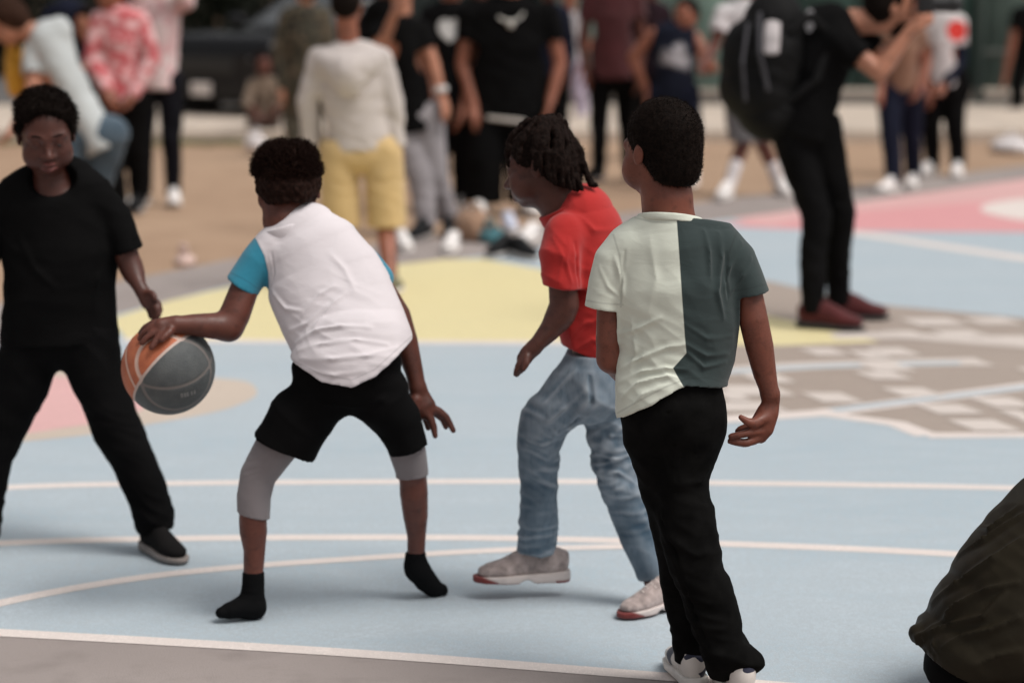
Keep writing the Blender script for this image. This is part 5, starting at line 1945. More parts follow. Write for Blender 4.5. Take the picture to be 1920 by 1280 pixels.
    for dy in (-.13, .18):
        hp = f.p(1975, 1330, dy)
        hp[2] = 0.012
        shoe(root, hp, hp + np.array([0.27, 0.03, 0]), (0, 0, 1), BLACK, plain('sole_dark', (0.03, 0.03, 0.03), 0.7), h=0.006)


crouching()


# ================================================================== people round the court (out of focus)
def bg(label, feet, hip, sh, head, yaw, armL, armR, shirt, bottoms, shoes, skn, hairspec, s=1.0, dt=0.0, knees=None, group=None, pitch=8, sleeve=0.55,
       hem=None, kind='long', socks=None, toe=None, h=0.016, post=None, attrs=None, roll=0, hips_w=None, collar=None, bot_attrs=None):
    """a standing or stooping figure; joints are picture measurements, feet stand on the ground where they touch it"""
    gl, gr_ = G(*feet[0]), G(*feet[1])
    f = Fig((feet[0][0] + feet[1][0]) / 2, (feet[0][1] + feet[1][1]) / 2)
    f.Y = (gl[1] + gr_[1]) / 2
    f.base = np.array([(gl[0] + gr_[0]) / 2, f.Y, 0.0])
    root = person(f, label, group)
    ppm = 1 / mpp(f.p(hip[0], hip[1]))
    shL, shR = f.p(sh[0], sh[1], dt), f.p(sh[2], sh[3], dt)
    hp = f.p(hip[0], hip[1], 0)
    side = nrm((shR - shL) * np.array([1, 1, 0]))
    hw = hips_w if hips_w else 0.085 * s
    hL, hR = hp - side * hw, hp + side * hw
    hd = f.p(head[0], head[1], dt + (head[2] if len(head) > 2 else 0.0))
    M = frame(yaw, pitch, roll)
    b = Field()
    W = head_into(b, hd, M, 1.1 * s if s > 0.85 else 1.0)
    hs = 1.1 * s if s > 0.85 else 1.0
    nb = (shL + shR) / 2 + np.array([0, 0, 0.02 * s])
    b.add(Loft([W(0, -0.015, -0.05), nb, (shL + shR) / 2 - np.array([0, 0, 0.08])], [0.055 * s, 0.058 * s, 0.06 * s]), 0.02)
    b.add(Loft([nb - np.array([0, 0, 0.10 * s]), hp], [0.10 * s, 0.10 * s]), 0.04)
    arms = []
    for S_, arm, sg in ((shL, armL, -1), (shR, armR, 1)):
        if arm is None:
            continue
        e, w = f.p(*arm[0]), f.p(*arm[1])
        sj = f.p(*arm[3]) if len(arm) > 3 else S_ - side * sg * 0.02
        b.add(Loft([sj, e, w], [0.046 * s, 0.040 * s, 0.027 * s]), 0.03)
        hdv = nrm(w - e)
        bk = np.cross(hdv, (0.2, 0.6, 0.7))
        b.ext(hand_prims(w, hdv, bk, sg, 1.0 * s, arm[2] if len(arm) > 2 else 0.4))
        arms.append((sj, e, w, sg))
    fx = nrm(frame(yaw) @ np.array([0, 1.0, 0]))
    legs = []
    for hj, g, sg, kn in ((hL, gl, -1, knees[0] if knees else None), (hR, gr_, 1, knees[1] if knees else None)):
        an = g + np.array([0, 0, 0.085 * s])
        k = f.p(*kn) if kn is not None else hj * 0.48 + an * 0.52 + fx * 0.03 * s
        b.add(Loft([hj - np.array([0, 0, 0.04]), k, k * 0.6 + an * 0.4 - fx * 0.015 * s, an], [0.072 * s, 0.052 * s, 0.048 * s, 0.034 * s]), 0.03)
        legs.append((hj, k, an, g, sg))
    mk('body', b, h, skn, root)
    toward = np.dot(M @ np.array([0, 1.0, 0]), -FW)
    if toward > 0.1:
        eyes(root, W, M, hs)
    # hair
    if hairspec:
        hm, th, low = hairspec
        hr = Field()
        hr.add(Ell(W(0, -0.010, 0.034), np.array((0.072 + th, 0.090 + th, 0.078 + th)) * hs, M), 0.01)
        hr.add(Ell(W(0, -0.048, -0.012 - low * 0.5), np.array((0.060 + th, 0.050 + th * 0.6, 0.060 + low)) * hs, M), 0.03)
        hr.cut(Cut([(W(0, 0.060, 0.055), M @ np.array((0, 1, -0.45)))]), 0.01)
        hr.cut(Cut([(W(0, 0.025, 0.0), M @ np.array((0, 0.9, -0.35)))]), 0.01)
        hair_mesh(hr, h * 1.0, root, hm, amp=0.003, freq=80)
    # top
    sm, ty = shirt
    fs = Field()
    ctr = (shL + shR) / 2
    wsh = np.linalg.norm(shR - shL) / 2
    hmz = hem if hem is not None else 0.02
    C = [ctr + np.array([0, 0, 0.035 * s]), ctr, ctr * 0.72 + hp * 0.28, ctr * 0.4 + hp * 0.6, hp + nrm(ctr - hp) * 0.02, hp - nrm(ctr - hp) * (hmz + 0.10)]
    A = [0.085 * s, wsh * 0.96, wsh * 0.98, wsh * 0.90, wsh * 0.92, wsh * 0.95]
    Bv = [0.075 * s, 0.105 * s, 0.128 * s, 0.122 * s, 0.128 * s, 0.13 * s]
    fs.add(Loft(C, A, Bv, [side] * 6), 0.02)
    if ty != 'tank':
        for sj, e, w, sg in arms:
            if ty == 'long':
                fs.add(Loft([sj, e, w + (w - e) * -0.03], [0.066 * s, 0.055 * s, 0.040 * s]), 0.03)
            else:
                en = sj + (e - sj) * sleeve
                fs.add(Loft([sj, en], [0.068 * s, 0.064 * s]), 0.03)
                fs.sub(Loft([sj + (e - sj) * (sleeve + 0.02), e], [0.056 * s, 0.060 * s]), 0.003)

                class EndCut:
                    def __init__(q, c, n, c2):
                        q.c, q.n, q.m = c.astype(f32), nrm(n).astype(f32), c2.astype(f32)

                    def d(q, p):
                        e1 = (p - q.c) @ q.n
                        r_ = 0.11 * s - np.linalg.norm(p - q.m, axis=1)
                        return np.minimum(e1, r_)
                fs.cut(EndCut(en, e - sj, en + nrm(e - sj) * 0.05), 0.002)
    fs.cut(Cut([(hp - nrm(ctr - hp) * hmz, hp - ctr)]), 0.003)
    ax = nrm(ctr - hp)
    mk('shirt' if ty != 'tank' else 'jersey', fs, h, sm, root, post or [wrinkle(ax + side * 0.5, 12, 5, 0.007, None, head[0] * 0.1)],
       {k: (lambda V, fn=fn: fn(V, f)) for k, fn in (attrs or {}).items()})
    # bottoms
    bt = Field()
    bt.add(Ell(hp - np.array([0, 0, 0.01]), (hw + (0.066 if kind == 'tight' else 0.085) * s, (0.112 if kind == 'tight' else 0.125) * s, 0.12 * s)), 0.03)
    loose = 0.018 if kind != 'tight' else 0.008
    for hj, k, an, g, sg in legs:
        if kind == 'short':
            bt.add(Loft([hj, k - nrm(k - hj) * 0.01, k + nrm(k - hj) * 0.08], [0.105 * s, 0.108 * s, 0.112 * s]), 0.02)
        elif kind == 'wide':
            bt.add(Loft([hj, k, an - np.array([0, 0, 0.02])], [0.115 * s, 0.115 * s, 0.115 * s]), 0.03)
        else:
            bt.add(Loft([hj, k, k * 0.6 + an * 0.4 - fx * 0.012 * s, an - np.array([0, 0, 0.02])], [0.082 * s + loose, 0.058 * s + loose, 0.052 * s + loose, 0.042 * s + loose]), 0.02)
    if kind == 'short':
        kz = (legs[0][1][2] + legs[1][1][2]) / 2
        bt.cut(Cut([(np.array([0, 0, kz - 0.005]), np.array([0, 0, -1.0]))]), 0.003)
    else:
        bt.cut(Cut([(np.array([0, 0, 0.075 * s]), np.array([0, 0, -1.0]))]), 0.003)
    bt.cut(Cut([(hp + nrm(ctr - hp) * 0.07, ctr - hp)]), 0.003)
    mk('trousers' if kind != 'short' else 'shorts', bt, h, bottoms, root, [wrinkle((0.2, 0, 1), 12, 5, 0.006, None, head[0] * 0.2)],
       {k: (lambda V, fn=fn: fn(V, f)) for k, fn in (bot_attrs or {}).items()})
    for hj, k, an, g, sg in legs:
        if socks is not None:
            q = Field()
            q.add(Loft([an + nrm(k - an) * 0.16, an - np.array([0, 0, 0.03])], [0.047 * s, 0.040 * s]), 0.01)
            mk('sock', q, h, socks, root)
        d = nrm(toe[0 if sg < 0 else 1]) if toe else nrm(fx + side * sg * 0.25)
        if shoes is not None:
            L = 0.29 * s
            g2 = np.array([g[0], g[1], 0.012])
            shoe(root, g2 - d * L * 0.22, g2 + d * L * 0.78, (0, 0, 1), shoes[0], shoes[1], h=h)
    return root, f


WHT = cloth('tee_white', (0.66, 0.62, 0.62), var=0.1)
DARKSOLE = plain('sole_dark', (0.03, 0.03, 0.03), 0.7)
SHW = (WHITE_SHOE, plain('sole_white2', (0.7, 0.66, 0.63), 0.6))
SHB = (plain('shoe_black', (0.012, 0.012, 0.013), 0.6), plain('sole_grey', (0.35, 0.32, 0.31), 0.7))
NAVY = cloth('cloth_navy', (0.012, 0.014, 0.026), var=0.3)
JEAN = denim('jeans_mid', (0.05, 0.075, 0.10), (0.09, 0.12, 0.15))

# --- 1 stooping man in a pale blue shirt
bg('man stooping in a pale blue short-sleeved shirt and jeans', ((92, 480), (178, 470)), (178, 250), (60, 95, 118, 55), (18, 42), 88,
   ((60, 190, -.12), (28, 235, -.15)), ((128, 200, .10), (95, 262, .08)), (cloth('shirt_pale_blue', (0.46, 0.48, 0.48), var=0.12), 'short'), JEAN, SHB, SK_T, (HAIR_BR, 0.014, 0.01), pitch=38, sleeve=0.5, hem=0.10, hips_w=0.09)
# --- yellow and dark green bag hanging beside him
def tote(label, cx, cy, gx, gy, w, hgt, mat, mat2=None, name='bag'):
    Y = float(G(gx, gy)[1])
    c = P(cx, cy, Y)
    k = mpp(c)
    root = thing(name, (c[0], Y, c[2] - hgt * k / 2), label, 'bag')
    fl = Field()
    fl.add(Loft([c + np.array([0, 0, hgt * k * 0.42]), c, c - np.array([0, 0, hgt * k * 0.40])], [w * k * 0.40, w * k * 0.5, w * k * 0.46], [0.05, 0.085, 0.08], [RT] * 3), 0.02)
    mk('body', fl, 0.007, mat, root, [wrinkle((0.2, 0, 1), 14, 6, 0.008, None, cx)])
    for q in (-1, 1):
        st = Field()
        a = c + np.array([q * w * k * 0.2, -0.03 * q, hgt * k * 0.42])
        st.add(Loft([a, a + np.array([0, 0, 0.16]), a + np.array([-q * w * k * 0.2, 0, 0.22])], [0.012, 0.011, 0.011]), 0.01)
        mk('strap', st, 0.006, mat2 or mat, root)
    return root


tote('bright yellow drawstring bag slung beside the stooping man', 30, 130, 92, 470, 42, 84, cloth('bag_yellow', (0.62, 0.31, 0.03), var=0.2), BLACK)
bg('person in dark navy hoodie bending behind the stooping man', ((110, 372), (150, 366)), (150, 160), (92, 30, 158, 22), (168, 46, -.1), 150,
   ((80, 110, -.1), (60, 150, -.1)), ((172, 90, -.1), (160, 120, -.2)), (NAVY, 'long'), BLACK, SHB, SK_T, (HAIR, 0.012, 0.0), s=1.0, pitch=20)


def floral(V, f):
    return (perlin(V * 17.0) + 0.4 * perlin(V * 45.0)) * 0.4 - 0.01


FLOR = cloth('floral_red', (0.50, 0.10, 0.11), (0.70, 0.42, 0.42), var=0.2, seamw=0.08)
PINKJ = cloth('jacket_pale_pink', (0.68, 0.42, 0.43), (0.72, 0.60, 0.59), var=0.2, seamw=0.1)
bg('woman in red and pink floral blouse with long brown hair', ((222, 402), (262, 398)), (228, 186), (183, 38, 268, 40), (208, -14), 160,
   ((172, 110, -.05), (200, 165, -.16)), ((286, 112, -.05), (250, 178, -.16)), (FLOR, 'long'), BLACK, SHB, SK_M, (HAIR_BR, 0.014, 0.05), attrs={'seam': floral}, hem=0.02)
bg('woman in pale pink tie-dye jacket and black leggings with white trainers', ((270, 386), (326, 386)), (296, 150), (254, 10, 338, 6), (296, -62), 175,
   ((246, 80, -.08), (262, -20, -.2)), ((350, 4, -.08), (318, -46, -.2)), (PINKJ, 'long'), cloth('leggings_black', (0.009, 0.009, 0.012), var=0.2), SHW, SK_M, (HAIR, 0.014, 0.04),
   attrs={'seam': floral}, kind='tight', hem=0.06)

# --- camouflage outfit
m, nt, bs = _base('camouflage')
c1 = mixc(nt, ramp(nt, noise_fac(nt, 14, 3), 0.49, 0.51), (0.030, 0.028, 0.017), (0.075, 0.060, 0.038))
c1 = mixc(nt, ramp(nt, noise_fac(nt, 19, 3, stretch=(1, 1.3, 0.9)), 0.56, 0.58), c1, (0.012, 0.011, 0.009))
c1 = mixc(nt, ramp(nt, noise_fac(nt, 11, 3, stretch=(1.4, 1, 1.2)), 0.60, 0.62), c1, (0.13, 0.10, 0.065))
nt.links.new(c1, bs.inputs['Base Color'])
bs.inputs['Roughness'].default_value = 0.9
CAMO = m
bg('person in brown and black camouflage jacket and trousers', ((548, 300), (590, 298)), (572, 165), (534, 30, 612, 28), (574, -18), 25,
   ((522, 105, 0), (530, 165, -.05)), ((622, 105, 0), (615, 160, -.05)), (CAMO, 'long'), CAMO, SHB, SK_T, (HAIR_BR, 0.006, 0.0), hem=0.08)
# --- child squatting by the kerb
bg('small child squatting in a khaki top near the black car', ((472, 262), (515, 260)), (496, 228), (470, 158, 520, 156), (494, 122), 190,
   ((462, 195, -.12), (480, 215, -.2)), ((528, 192, -.12), (510, 214, -.2)), (cloth('top_khaki', (0.17, 0.12, 0.085), var=0.3), 'long'), cloth('trousers_brown', (0.09, 0.06, 0.05), var=0.3), SHW, SK_B, (HAIR, 0.014, 0.0), s=0.72,
   knees=((474, 205, -.22), (518, 205, -.22)))

# --- kid in the cream hoodie and yellow shorts
r_, fh = bg('kid in cream hooded sweatshirt and pale yellow shorts, seen from behind', ((655, 532), (732, 556)), (676, 282), (592, 110, 722, 112), (650, 10), -6,
            ((576, 190, 0), (585, 285, .02)), ((738, 195, 0), (748, 300, .0)), (cloth('hoodie_cream', (0.50, 0.445, 0.42), var=0.1), 'long'), cloth('shorts_yellow', (0.55, 0.385, 0.18), var=0.14), None, SK_M, (HAIR, 0.006, 0.0),
            s=0.90, kind='short', socks=cloth('sock_black', (0.008, 0.008, 0.009)), hem=0.0, knees=((642, 420, 0), (724, 425, 0)), hips_w=0.11, h=0.008)
hd = Field()
hd.add(fh.tube([(610, 116, -.06, 26), (652, 138, -.12, 34), (694, 116, -.06, 26)], 0.8), 0.04)
hd.add(fh.tube([(652, 120, -.10, 40), (654, 170, -.13, 22)], 0.5), 0.04)
mk('hood', hd, 0.009, MATS['hoodie_cream'], r_, [wrinkle((0.2, 0, 1), 14, 6, 0.005, None, 3)])
for g in ((655, 532), (732, 556)):
    q = G(*g)
    q[2] = 0.012
    shoe(r_, q + np.array([0, -0.05, 0]), q + np.array([0.03, 0.18, 0]), (0, 0, 1), plain('shoe_grey_yellow', (0.16, 0.15, 0.10), 0.7), SHW[1], h=0.008)

# --- group standing behind
r_, f_ = bg('tattooed person in black t-shirt and grey sweatpants with a wristband', ((800, 448), (842, 440)), (772, 215), (706, 62, 796, 60), (752, -30), 170,
            ((712, 100, -.15), (738, 30, -.3)), ((812, 120, -.03), (828, 180, -.08)), (BLACK, 'short'), cloth('sweatpants_grey', (0.27, 0.245, 0.255), var=0.15), SHB, SK_T, (HAIR_BR, 0.012, 0.0),
            knees=((788, 330, -.05), (815, 330, 0)), hem=0.10, h=0.0125)
wb = f_.p(826, 168, -.07)
ring_tube('wristband', wb, nrm((1, 0, .2)), nrm((0, 1, 0)), 0.033, 0.033, 0.010, plain('band_white', (0.55, 0.52, 0.5), 0.6), r_, n=24, flat=2.0)


def heart(V, f):
    px = proj(V)
    x, y = (px[:, 0] - 843) / 24, -(px[:, 1] - 62) / 22
    q = (x * x + (y - 0.55 * np.sqrt(np.abs(x))) ** 2) - 0.85
    return np.where(V[:, 1] < f.Y - 0.03, -q * 0.02, -1)


bg('person in black t-shirt with white heart printed on the chest', ((822, 400), (868, 400)), (845, 178), (802, 30, 886, 30), (845, -40), 178,
   ((796, 110, 0), (812, 180, -.08)), ((890, 110, 0), (868, 205, -.16)), (cloth('tee_heart', (0.0052, 0.005, 0.0052), (0.62, 0.60, 0.58), seamw=0.002), 'short'), BLACK, SHW, SK_M, (HAIR, 0.01, 0.0),
   attrs={'seam': heart}, hem=0.08, h=0.0125)


def belt(V, f):
    px = proj(V)
    y0 = np.interp(px[:, 0], [870, 920, 980, 1040], [214, 221, 231, 236])
    return (7.5 - np.abs(px[:, 1] - y0)) * 0.003


r_, f_ = bg('broad person in long black shirt, pale waistband, wide black trousers and a neck chain', ((905, 404), (985, 402)), (948, 212), (876, 28, 1034, 26), (958, -52), 182,
            ((866, 120, 0), (888, 196, -.1)), ((1050, 120, 0), (1032, 190, -.1)), (BLACK, 'short'), BLACK, SHW, SK_M, (HAIR, 0.01, 0.0), s=1.1, kind='wide', hem=0.0, hips_w=0.13, h=0.0125,
            attrs={})
ring_tube('waistband', f_.p(948, 222), nrm((1, 0, -.10)), nrm((0, 1, 0)), 0.205, 0.155, 0.010, plain('band_cream', (0.46, 0.42, 0.38), 0.7), r_, flat=1.4)
ring_tube('neck_chain', f_.p(956, 20, -.09), nrm((1, 0, 0)), nrm((0, .5, 1)), 0.085, 0.075, 0.009, plain('chain_silver', (0.6, 0.57, 0.52), 0.35, 0.7), r_)
pn = Field()
pn.add(Ell(f_.p(958, 46, -.16), (0.022, 0.012, 0.026)), 0.004)
mk('pendant', pn, 0.005, plain('chain_silver', (0.6, 0.57, 0.52), 0.35, 0.7), r_)

bg('person in lavender trousers and white top standing far behind', ((1046, 236), (1092, 236)), (1068, 118), (1040, 40, 1096, 40), (1068, -8), 170,
   ((1034, 84, 0), (1040, 122, -.1)), ((1102, 84, 0), (1092, 120, -.1)), (cloth('top_white_grey', (0.40, 0.37, 0.38), var=0.4), 'short'), cloth('trousers_lavender', (0.42, 0.36, 0.46), var=0.2), SHW, SK_M, (HAIR, 0.012, 0.0), s=0.95)
bg('person in maroon t-shirt and black leggings, back turned', ((1122, 342), (1180, 338)), (1150, 140), (1102, -10, 1196, -10), (1150, -78), 10,
   ((1092, 80, 0), (1100, 140, -.05)), ((1204, 75, 0), (1198, 140, -.05)), (cloth('tee_maroon', (0.062, 0.008, 0.010), var=0.3), 'short'), BLACK, SHB, SK_B, (HAIR, 0.014, 0.01), kind='tight', hem=0.03)


def print_tank(V, f):
    px = proj(V)
    x, y = px[:, 0] - 1268, px[:, 1] - 108
    q = np.minimum(1 - np.abs(x + y * 0.3) / 30, 1 - np.abs(y - x * 0.25 - 4) / 15)
    q2 = 1 - np.hypot((px[:, 0] - 1274) / 13, (px[:, 1] - 92) / 12)
    st = 0.35 * perlin(V * 60.0)
    return np.where(V[:, 1] < f.Y - 0.02, np.maximum(q, q2) - 0.15 + st * 0.8, -1) * 0.02


bg('man in navy sleeveless basketball jersey with white print across the chest', ((1262, 352), (1300, 350)), (1262, 176), (1220, 64, 1308, 70), (1287, 30), 150,
   ((1186, 108, .02), (1214, 172, -.02)), ((1336, 130, -.1), (1318, 112, -.26)), (cloth('jersey_navy', (0.012, 0.014, 0.024), (0.42, 0.40, 0.42), seamw=0.006), 'tank'), NAVY, SHW, SK_M, (HAIR, 0.006, 0.0),
   attrs={'seam': print_tank}, hem=0.08, h=0.0125, kind='short')
bg('player in white t-shirt, grey shorts and tall white socks behind the photographer', ((1364, 374), (1462, 366)), (1408, 176), (1352, 28, 1466, 22), (1412, -50), 175,
   ((1338, 90, -.05), (1320, 118, -.2)), ((1480, 90, 0), (1470, 150, -.1)), (WHT, 'short'), cloth('shorts_grey', (0.13, 0.125, 0.13), var=0.2), SHW, SK_B, (HAIR, 0.01, 0.0),
   kind='short', socks=WHT, knees=((1395, 265, -.05), (1425, 262, 0)), hem=0.06, h=0.0125)

# --- photographer
r_, f_ = bg('bearded photographer in black t-shirt, black jeans and dark red trainers, camera raised', ((1524, 618), (1572, 602)), (1506, 230), (1500, 76, 1612, 28), (1668, 14, -.02), -78,
            ((1648, 136, -.16), (1704, 62, -.16), 1.3, (1568, 72, -.08)), ((1664, 118, .08), (1708, 44, .02), 1.2, (1596, 60, .08)), (cloth('tee_black_print', (0.0052, 0.005, 0.0052), (0.45, 0.43, 0.44), seamw=0.004), 'short'),
            cloth('jeans_black2', (0.0058, 0.0056, 0.0058), var=0.45, weave=700), (cloth('trainer_dark_red', (0.075, 0.008, 0.009), var=0.3), DARKSOLE), SK_T, (HAIR, 0.006, 0.0),
            knees=((1532, 408, -.06), (1576, 400, .05)), hem=0.06, h=0.009, kind='tight', pitch=-4, sleeve=0.62, toe=((0.93, -0.35, 0), (1, 0.05, 0)),
            attrs={'seam': lambda V, f: np.where(V[:, 1] < f.Y, 0.02 - np.abs(np.hypot((proj(V)[:, 0] - 1518) / 1.0, (proj(V)[:, 1] - 38) / 2.2) - 6) * 0.006 + 0.01 * perlin(V * 70), -1)}, hips_w=0.075)
bd = Field()
Mh = frame(-78, -4, 0)
hc_ = f_.p(1668, 14, -.02)
bd.add(Ell(hc_ + Mh @ np.array((0, 0.04, -0.082)), (0.062, 0.062, 0.05), Mh), 0.01)
bd.add(Ell(hc_ + Mh @ np.array((0, 0.078, -0.072)), (0.04, 0.03, 0.035), Mh), 0.02)
bd.cut(Cut([(hc_ + Mh @ np.array((0, 0, -0.045)), Mh @ np.array((0, 0.4, 1.0)))]), 0.006)
V_, Q_ = net(bd, 0.006)
V_ = V_ + vnormals(V_, Q_) * (perlin(V_ * 90) * 0.004)[:, None]
part('beard', V_, Q_, HAIR, r_)
# his backpack, worn on the back
BPM = plain('backpack_black', (0.007, 0.0068, 0.007), 0.7, var=0.3, scale=12)
bp = thing('backpack', f_.p(1440, 230, 0.0), 'big black backpack with a white patch worn by the photographer', 'backpack')
q = Field()
q.add(f_.tube([(1452, 40, .0, 56, 1.1), (1432, 100, .0, 78, 1.1), (1424, 160, .0, 74, 1.1), (1440, 205, .0, 60, 1.1)]), 0.03)
q.add(f_.tube([(1392, 110, -.02, 34, 1.8), (1388, 165, -.02, 34, 1.8)]), 0.03)
V_, Q_ = net(q, 0.009)
V_ = V_ + vnormals(V_, Q_) * wrinkle((0.3, 0, 1), 12, 5, 0.008)(V_, None)[:, None]
part('pack_body', V_, Q_, BPM, bp)
for (a0, a1, w_) in (((1424, 25), (1440, 170), 5), ((1402, 45), (1398, 190), 4)):
    q = Field()
    q.add(f_.tube([(a0[0], a0[1], -.17, w_), ((a0[0] + a1[0]) / 2 - 8, (a0[1] + a1[1]) / 2, -.225, w_), (a1[0], a1[1], -.19, w_)], 0.6), 0.01)
    mk('strap', q, 0.005, plain('strap_grey', (0.045, 0.043, 0.05), 0.7), bp)
q = Field()
q.add(f_.tube([(1449, 44, -.16, 15), (1447, 70, -.185, 16), (1446, 98, -.20, 15)], 0.35), 0.01)
mk('patch', q, 0.005, plain('patch_white', (0.46, 0.42, 0.42), 0.8), bp)
q = Field()
q.add(f_.tube([(1478, 60, -.15, 8), (1520, 30, -.13, 8), (1560, 70, -.10, 8), (1530, 150, -.14, 8), (1480, 190, -.12, 8)], 0.6), 0.02)
mk('shoulder_strap', q, 0.006, BPM, bp)
# his camera
cm = thing('camera_body', f_.p(1712, 15, -.1), 'dark camera held up to the photographer\'s face', 'camera')
cb = f_.p(1734, 8, -.09)
q = Field()
q.add(Box(cb, (0.035, 0.068, 0.048), frame(-6), 0.012), 0.005)
q.add(Box(cb + np.array([0, 0, .05]), (0.03, 0.03, 0.02), None, 0.01), 0.01)
mk('camera_shell', q, 0.005, plain('camera_black', (0.012, 0.012, 0.013), 0.45), cm)
q = Field()
q.add(Loft([cb + np.array([.03, 0, 0]), cb + np.array([.10, .0, 0]), cb + np.array([.125, .0, 0])], [0.034, 0.036, 0.04]), 0.003)
mk('lens', q, 0.005, plain('camera_black', (0.012, 0.012, 0.013), 0.45), cm)

# --- more onlookers further back
for lab, feet, hip_, shd, hd_, yw, mt, bm_ in (
        ('onlooker in black hoodie behind the person with the heart t-shirt', ((878, 322), (912, 322)), (895, 150), (866, 20, 926, 20), (896, -38), 165, BLACK, BLACK),
        ('onlooker in dark navy top standing beside the broad person in black', ((1012, 300), (1046, 300)), (1030, 140), (1002, 26, 1060, 26), (1031, -28), 190, NAVY, BLACK),
        ('onlooker in dark plum jacket between the maroon t-shirt and the jersey', ((1204, 300), (1236, 300)), (1220, 140), (1192, 24, 1250, 24), (1221, -30), 175, cloth('jacket_plum', (0.022, 0.012, 0.016), var=0.3), BLACK),
        ('onlooker in black jacket half hidden behind the cream hoodie', ((704, 330), (740, 330)), (722, 150), (692, 20, 754, 20), (724, -36), 200, BLACK, BLACK)):
    bg(lab, feet, hip_, shd, hd_, yw, ((shd[0] - 8, 90, 0), (shd[0] - 4, 140, -.05)), ((shd[2] + 8, 90, 0), (shd[2] + 4, 140, -.05)), (mt, 'long'), bm_, SHB, SK_B, (HAIR, 0.01, 0.0))

# --- right-hand spectators
bg('person in navy trousers and brown top with white trainers behind the photographer\'s arm', ((1676, 362), (1712, 352)), (1690, 172), (1662, 70, 1728, 66), (1700, 10), 150,
   ((1652, 120, 0), (1652, 170, -.1)), ((1738, 118, 0), (1722, 165, -.1)), (cloth('top_brown', (0.20, 0.10, 0.06), var=0.3), 'short'), NAVY, SHW, SK_M, (HAIR, 0.01, 0.0), s=0.92, kind='long')


def redpatch(V, f):
    px = proj(V)
    return np.where(V[:, 1] < f.Y + 0.1, (19 - np.hypot(px[:, 0] - 1794, (px[:, 1] - 58) * 0.95)) * 0.003, -1)


r_, f_ = bg('person in white long top with a round red patch on the shoulder and black trousers', ((1748, 330), (1796, 332)), (1768, 165), (1734, 40, 1802, 44), (1760, -14), 150,
            ((1728, 110, 0), (1740, 168, -.1)), ((1800, 115, -.02), (1772, 158, -.14)), (cloth('top_white_redpatch', (0.56, 0.52, 0.51), (0.62, 0.03, 0.02), seamw=0.004), 'short'), BLACK, SHW, SK_M, (cloth('cap_grey_blue', (0.22, 0.23, 0.30)), 0.016, 0.01),
            s=0.96, attrs={'seam': redpatch}, sleeve=0.6, h=0.0125)
q = Field()
q.add(Loft([f_.p(1800, 80, -.01), f_.p(1800, 115, -.02), f_.p(1776, 154, -.13)], [0.056, 0.05, 0.042]), 0.02)
mk('arm_sleeve', q, 0.007, NAVY, r_)
q = Field()
q.add(f_.tube([(1790, 130, -.02, 22), (1798, 165, -.02, 24), (1790, 195, -.02, 20)], 0.8), 0.02)
bgb = thing('waist_bag', f_.p(1795, 195, -.05), 'small black bag hanging at the hip of the person with red patch', 'bag')
V_, Q_ = net(q, 0.007)
part('body', V_, Q_, BLACK, bgb)
bg('person in black top walking by the green building', ((1905, 222), (1960, 220)), (1935, 110), (1905, 26, 1975, 26), (1940, -20), 95,
   ((1896, 90, -.05), (1884, 150, -.08)), ((1985, 80, 0), (1990, 120, 0)), (BLACK, 'short'), BLACK, SHB, SK_M, (HAIR, 0.01, 0.0), sleeve=0.5)

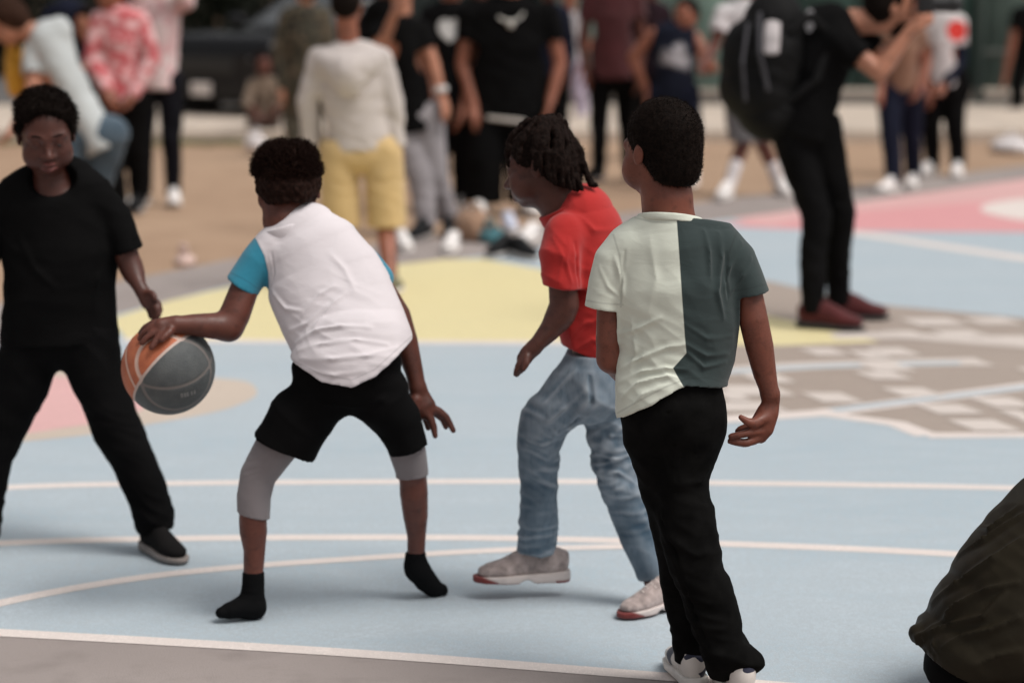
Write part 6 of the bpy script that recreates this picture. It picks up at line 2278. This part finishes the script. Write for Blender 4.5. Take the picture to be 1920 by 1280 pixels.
# ------------------------------------------------------------------ belongings on the asphalt behind the players
for (x, y, L, an, mt, lb) in ((846, 474, .26, 262, WHITE_SHOE, 'white trainer left near the grey sweatpants'), (756, 470, .26, 285, WHITE_SHOE, 'white trainer lying by the black-socked foot'),
                              (938, 482, .27, 240, SHB[0], 'black trainer lying on the asphalt, heel outwards'), (982, 486, .27, 300, SHB[0], 'black trainer beside the white trainer by the yellow paint'),
                              (992, 456, .26, 250, WHITE_SHOE, 'white trainer standing behind the black trainers'), (955, 434, .26, 280, plain('shoe_white_blue', (0.5, 0.52, 0.62), 0.6), 'pale blue trainer among the pile of belongings')):
    g = G(x, y)
    d = np.array([math.cos(R(an)), math.sin(R(an)), 0])
    rt = thing('trainer', g, lb, 'shoe', 'trainers left beside the court')
    g[2] = 0.012
    shoe(rt, g - d * L / 2, g + d * L / 2, (0, 0, 1), mt, SHW[1], h=0.0125)


def soft_lump(name, label, cat, x, y, w, hgt, dp, mat, seed):
    g = G(x, y)
    k = mpp(g)
    rt = thing(name, g, label, cat)
    fl = Field()
    fl.add(Ell(g + np.array([0, 0, hgt * k * 0.45]), (w * k * 0.5, dp, hgt * k * 0.55)), 0.03)
    fl.add(Ell(g + np.array([w * k * 0.22, -0.02, hgt * k * 0.3]), (w * k * 0.3, dp * 0.9, hgt * k * 0.35)), 0.05)
    fl.cut(Cut([(np.array([0, 0, 0.008]), np.array([0, 0, -1.0]))]), 0.004)
    mk('cloth_body', fl, 0.007, mat, rt, [wrinkle((0.6, 0.2, 0.6), 14, 7, 0.018, None, seed)])
    st = Field()
    a = g + np.array([-w * k * 0.2, -0.02, hgt * k * 0.85])
    st.add(Loft([a, a + np.array([w * k * 0.1, 0, 0.06]), a + np.array([w * k * 0.35, 0, 0.05]), a + np.array([w * k * 0.45, 0, -0.02])], [0.012] * 4), 0.01)
    mk('strap', st, 0.006, mat, rt)


soft_lump('duffel_bag', 'tan duffel bag dropped by the broad person\'s feet', 'bag', 885, 452, 70, 62, 0.12, cloth('bag_tan', (0.33, 0.20, 0.13), var=0.3), 2)
soft_lump('gym_bag', 'teal gym bag lying between the trainers', 'bag', 918, 456, 48, 30, 0.08, cloth('bag_teal', (0.04, 0.13, 0.15), var=0.3), 5)
soft_lump('jacket_heap', 'crumpled white jacket lying on the dirt by the green building', 'jacket', 1895, 286, 70, 26, 0.25, WHT, 8)
soft_lump('cloth_heap', 'small crumpled pink-white cloth on the dirt', 'cloth', 345, 496, 34, 20, 0.08, cloth('cloth_pinkish', (0.58, 0.42, 0.37)), 9)
bc = G(478, 290)
soft_lump('white_bag', 'small white bag on the footway kerb', 'bag', 480, 284, 40, 34, 0.10, WHT, 4)
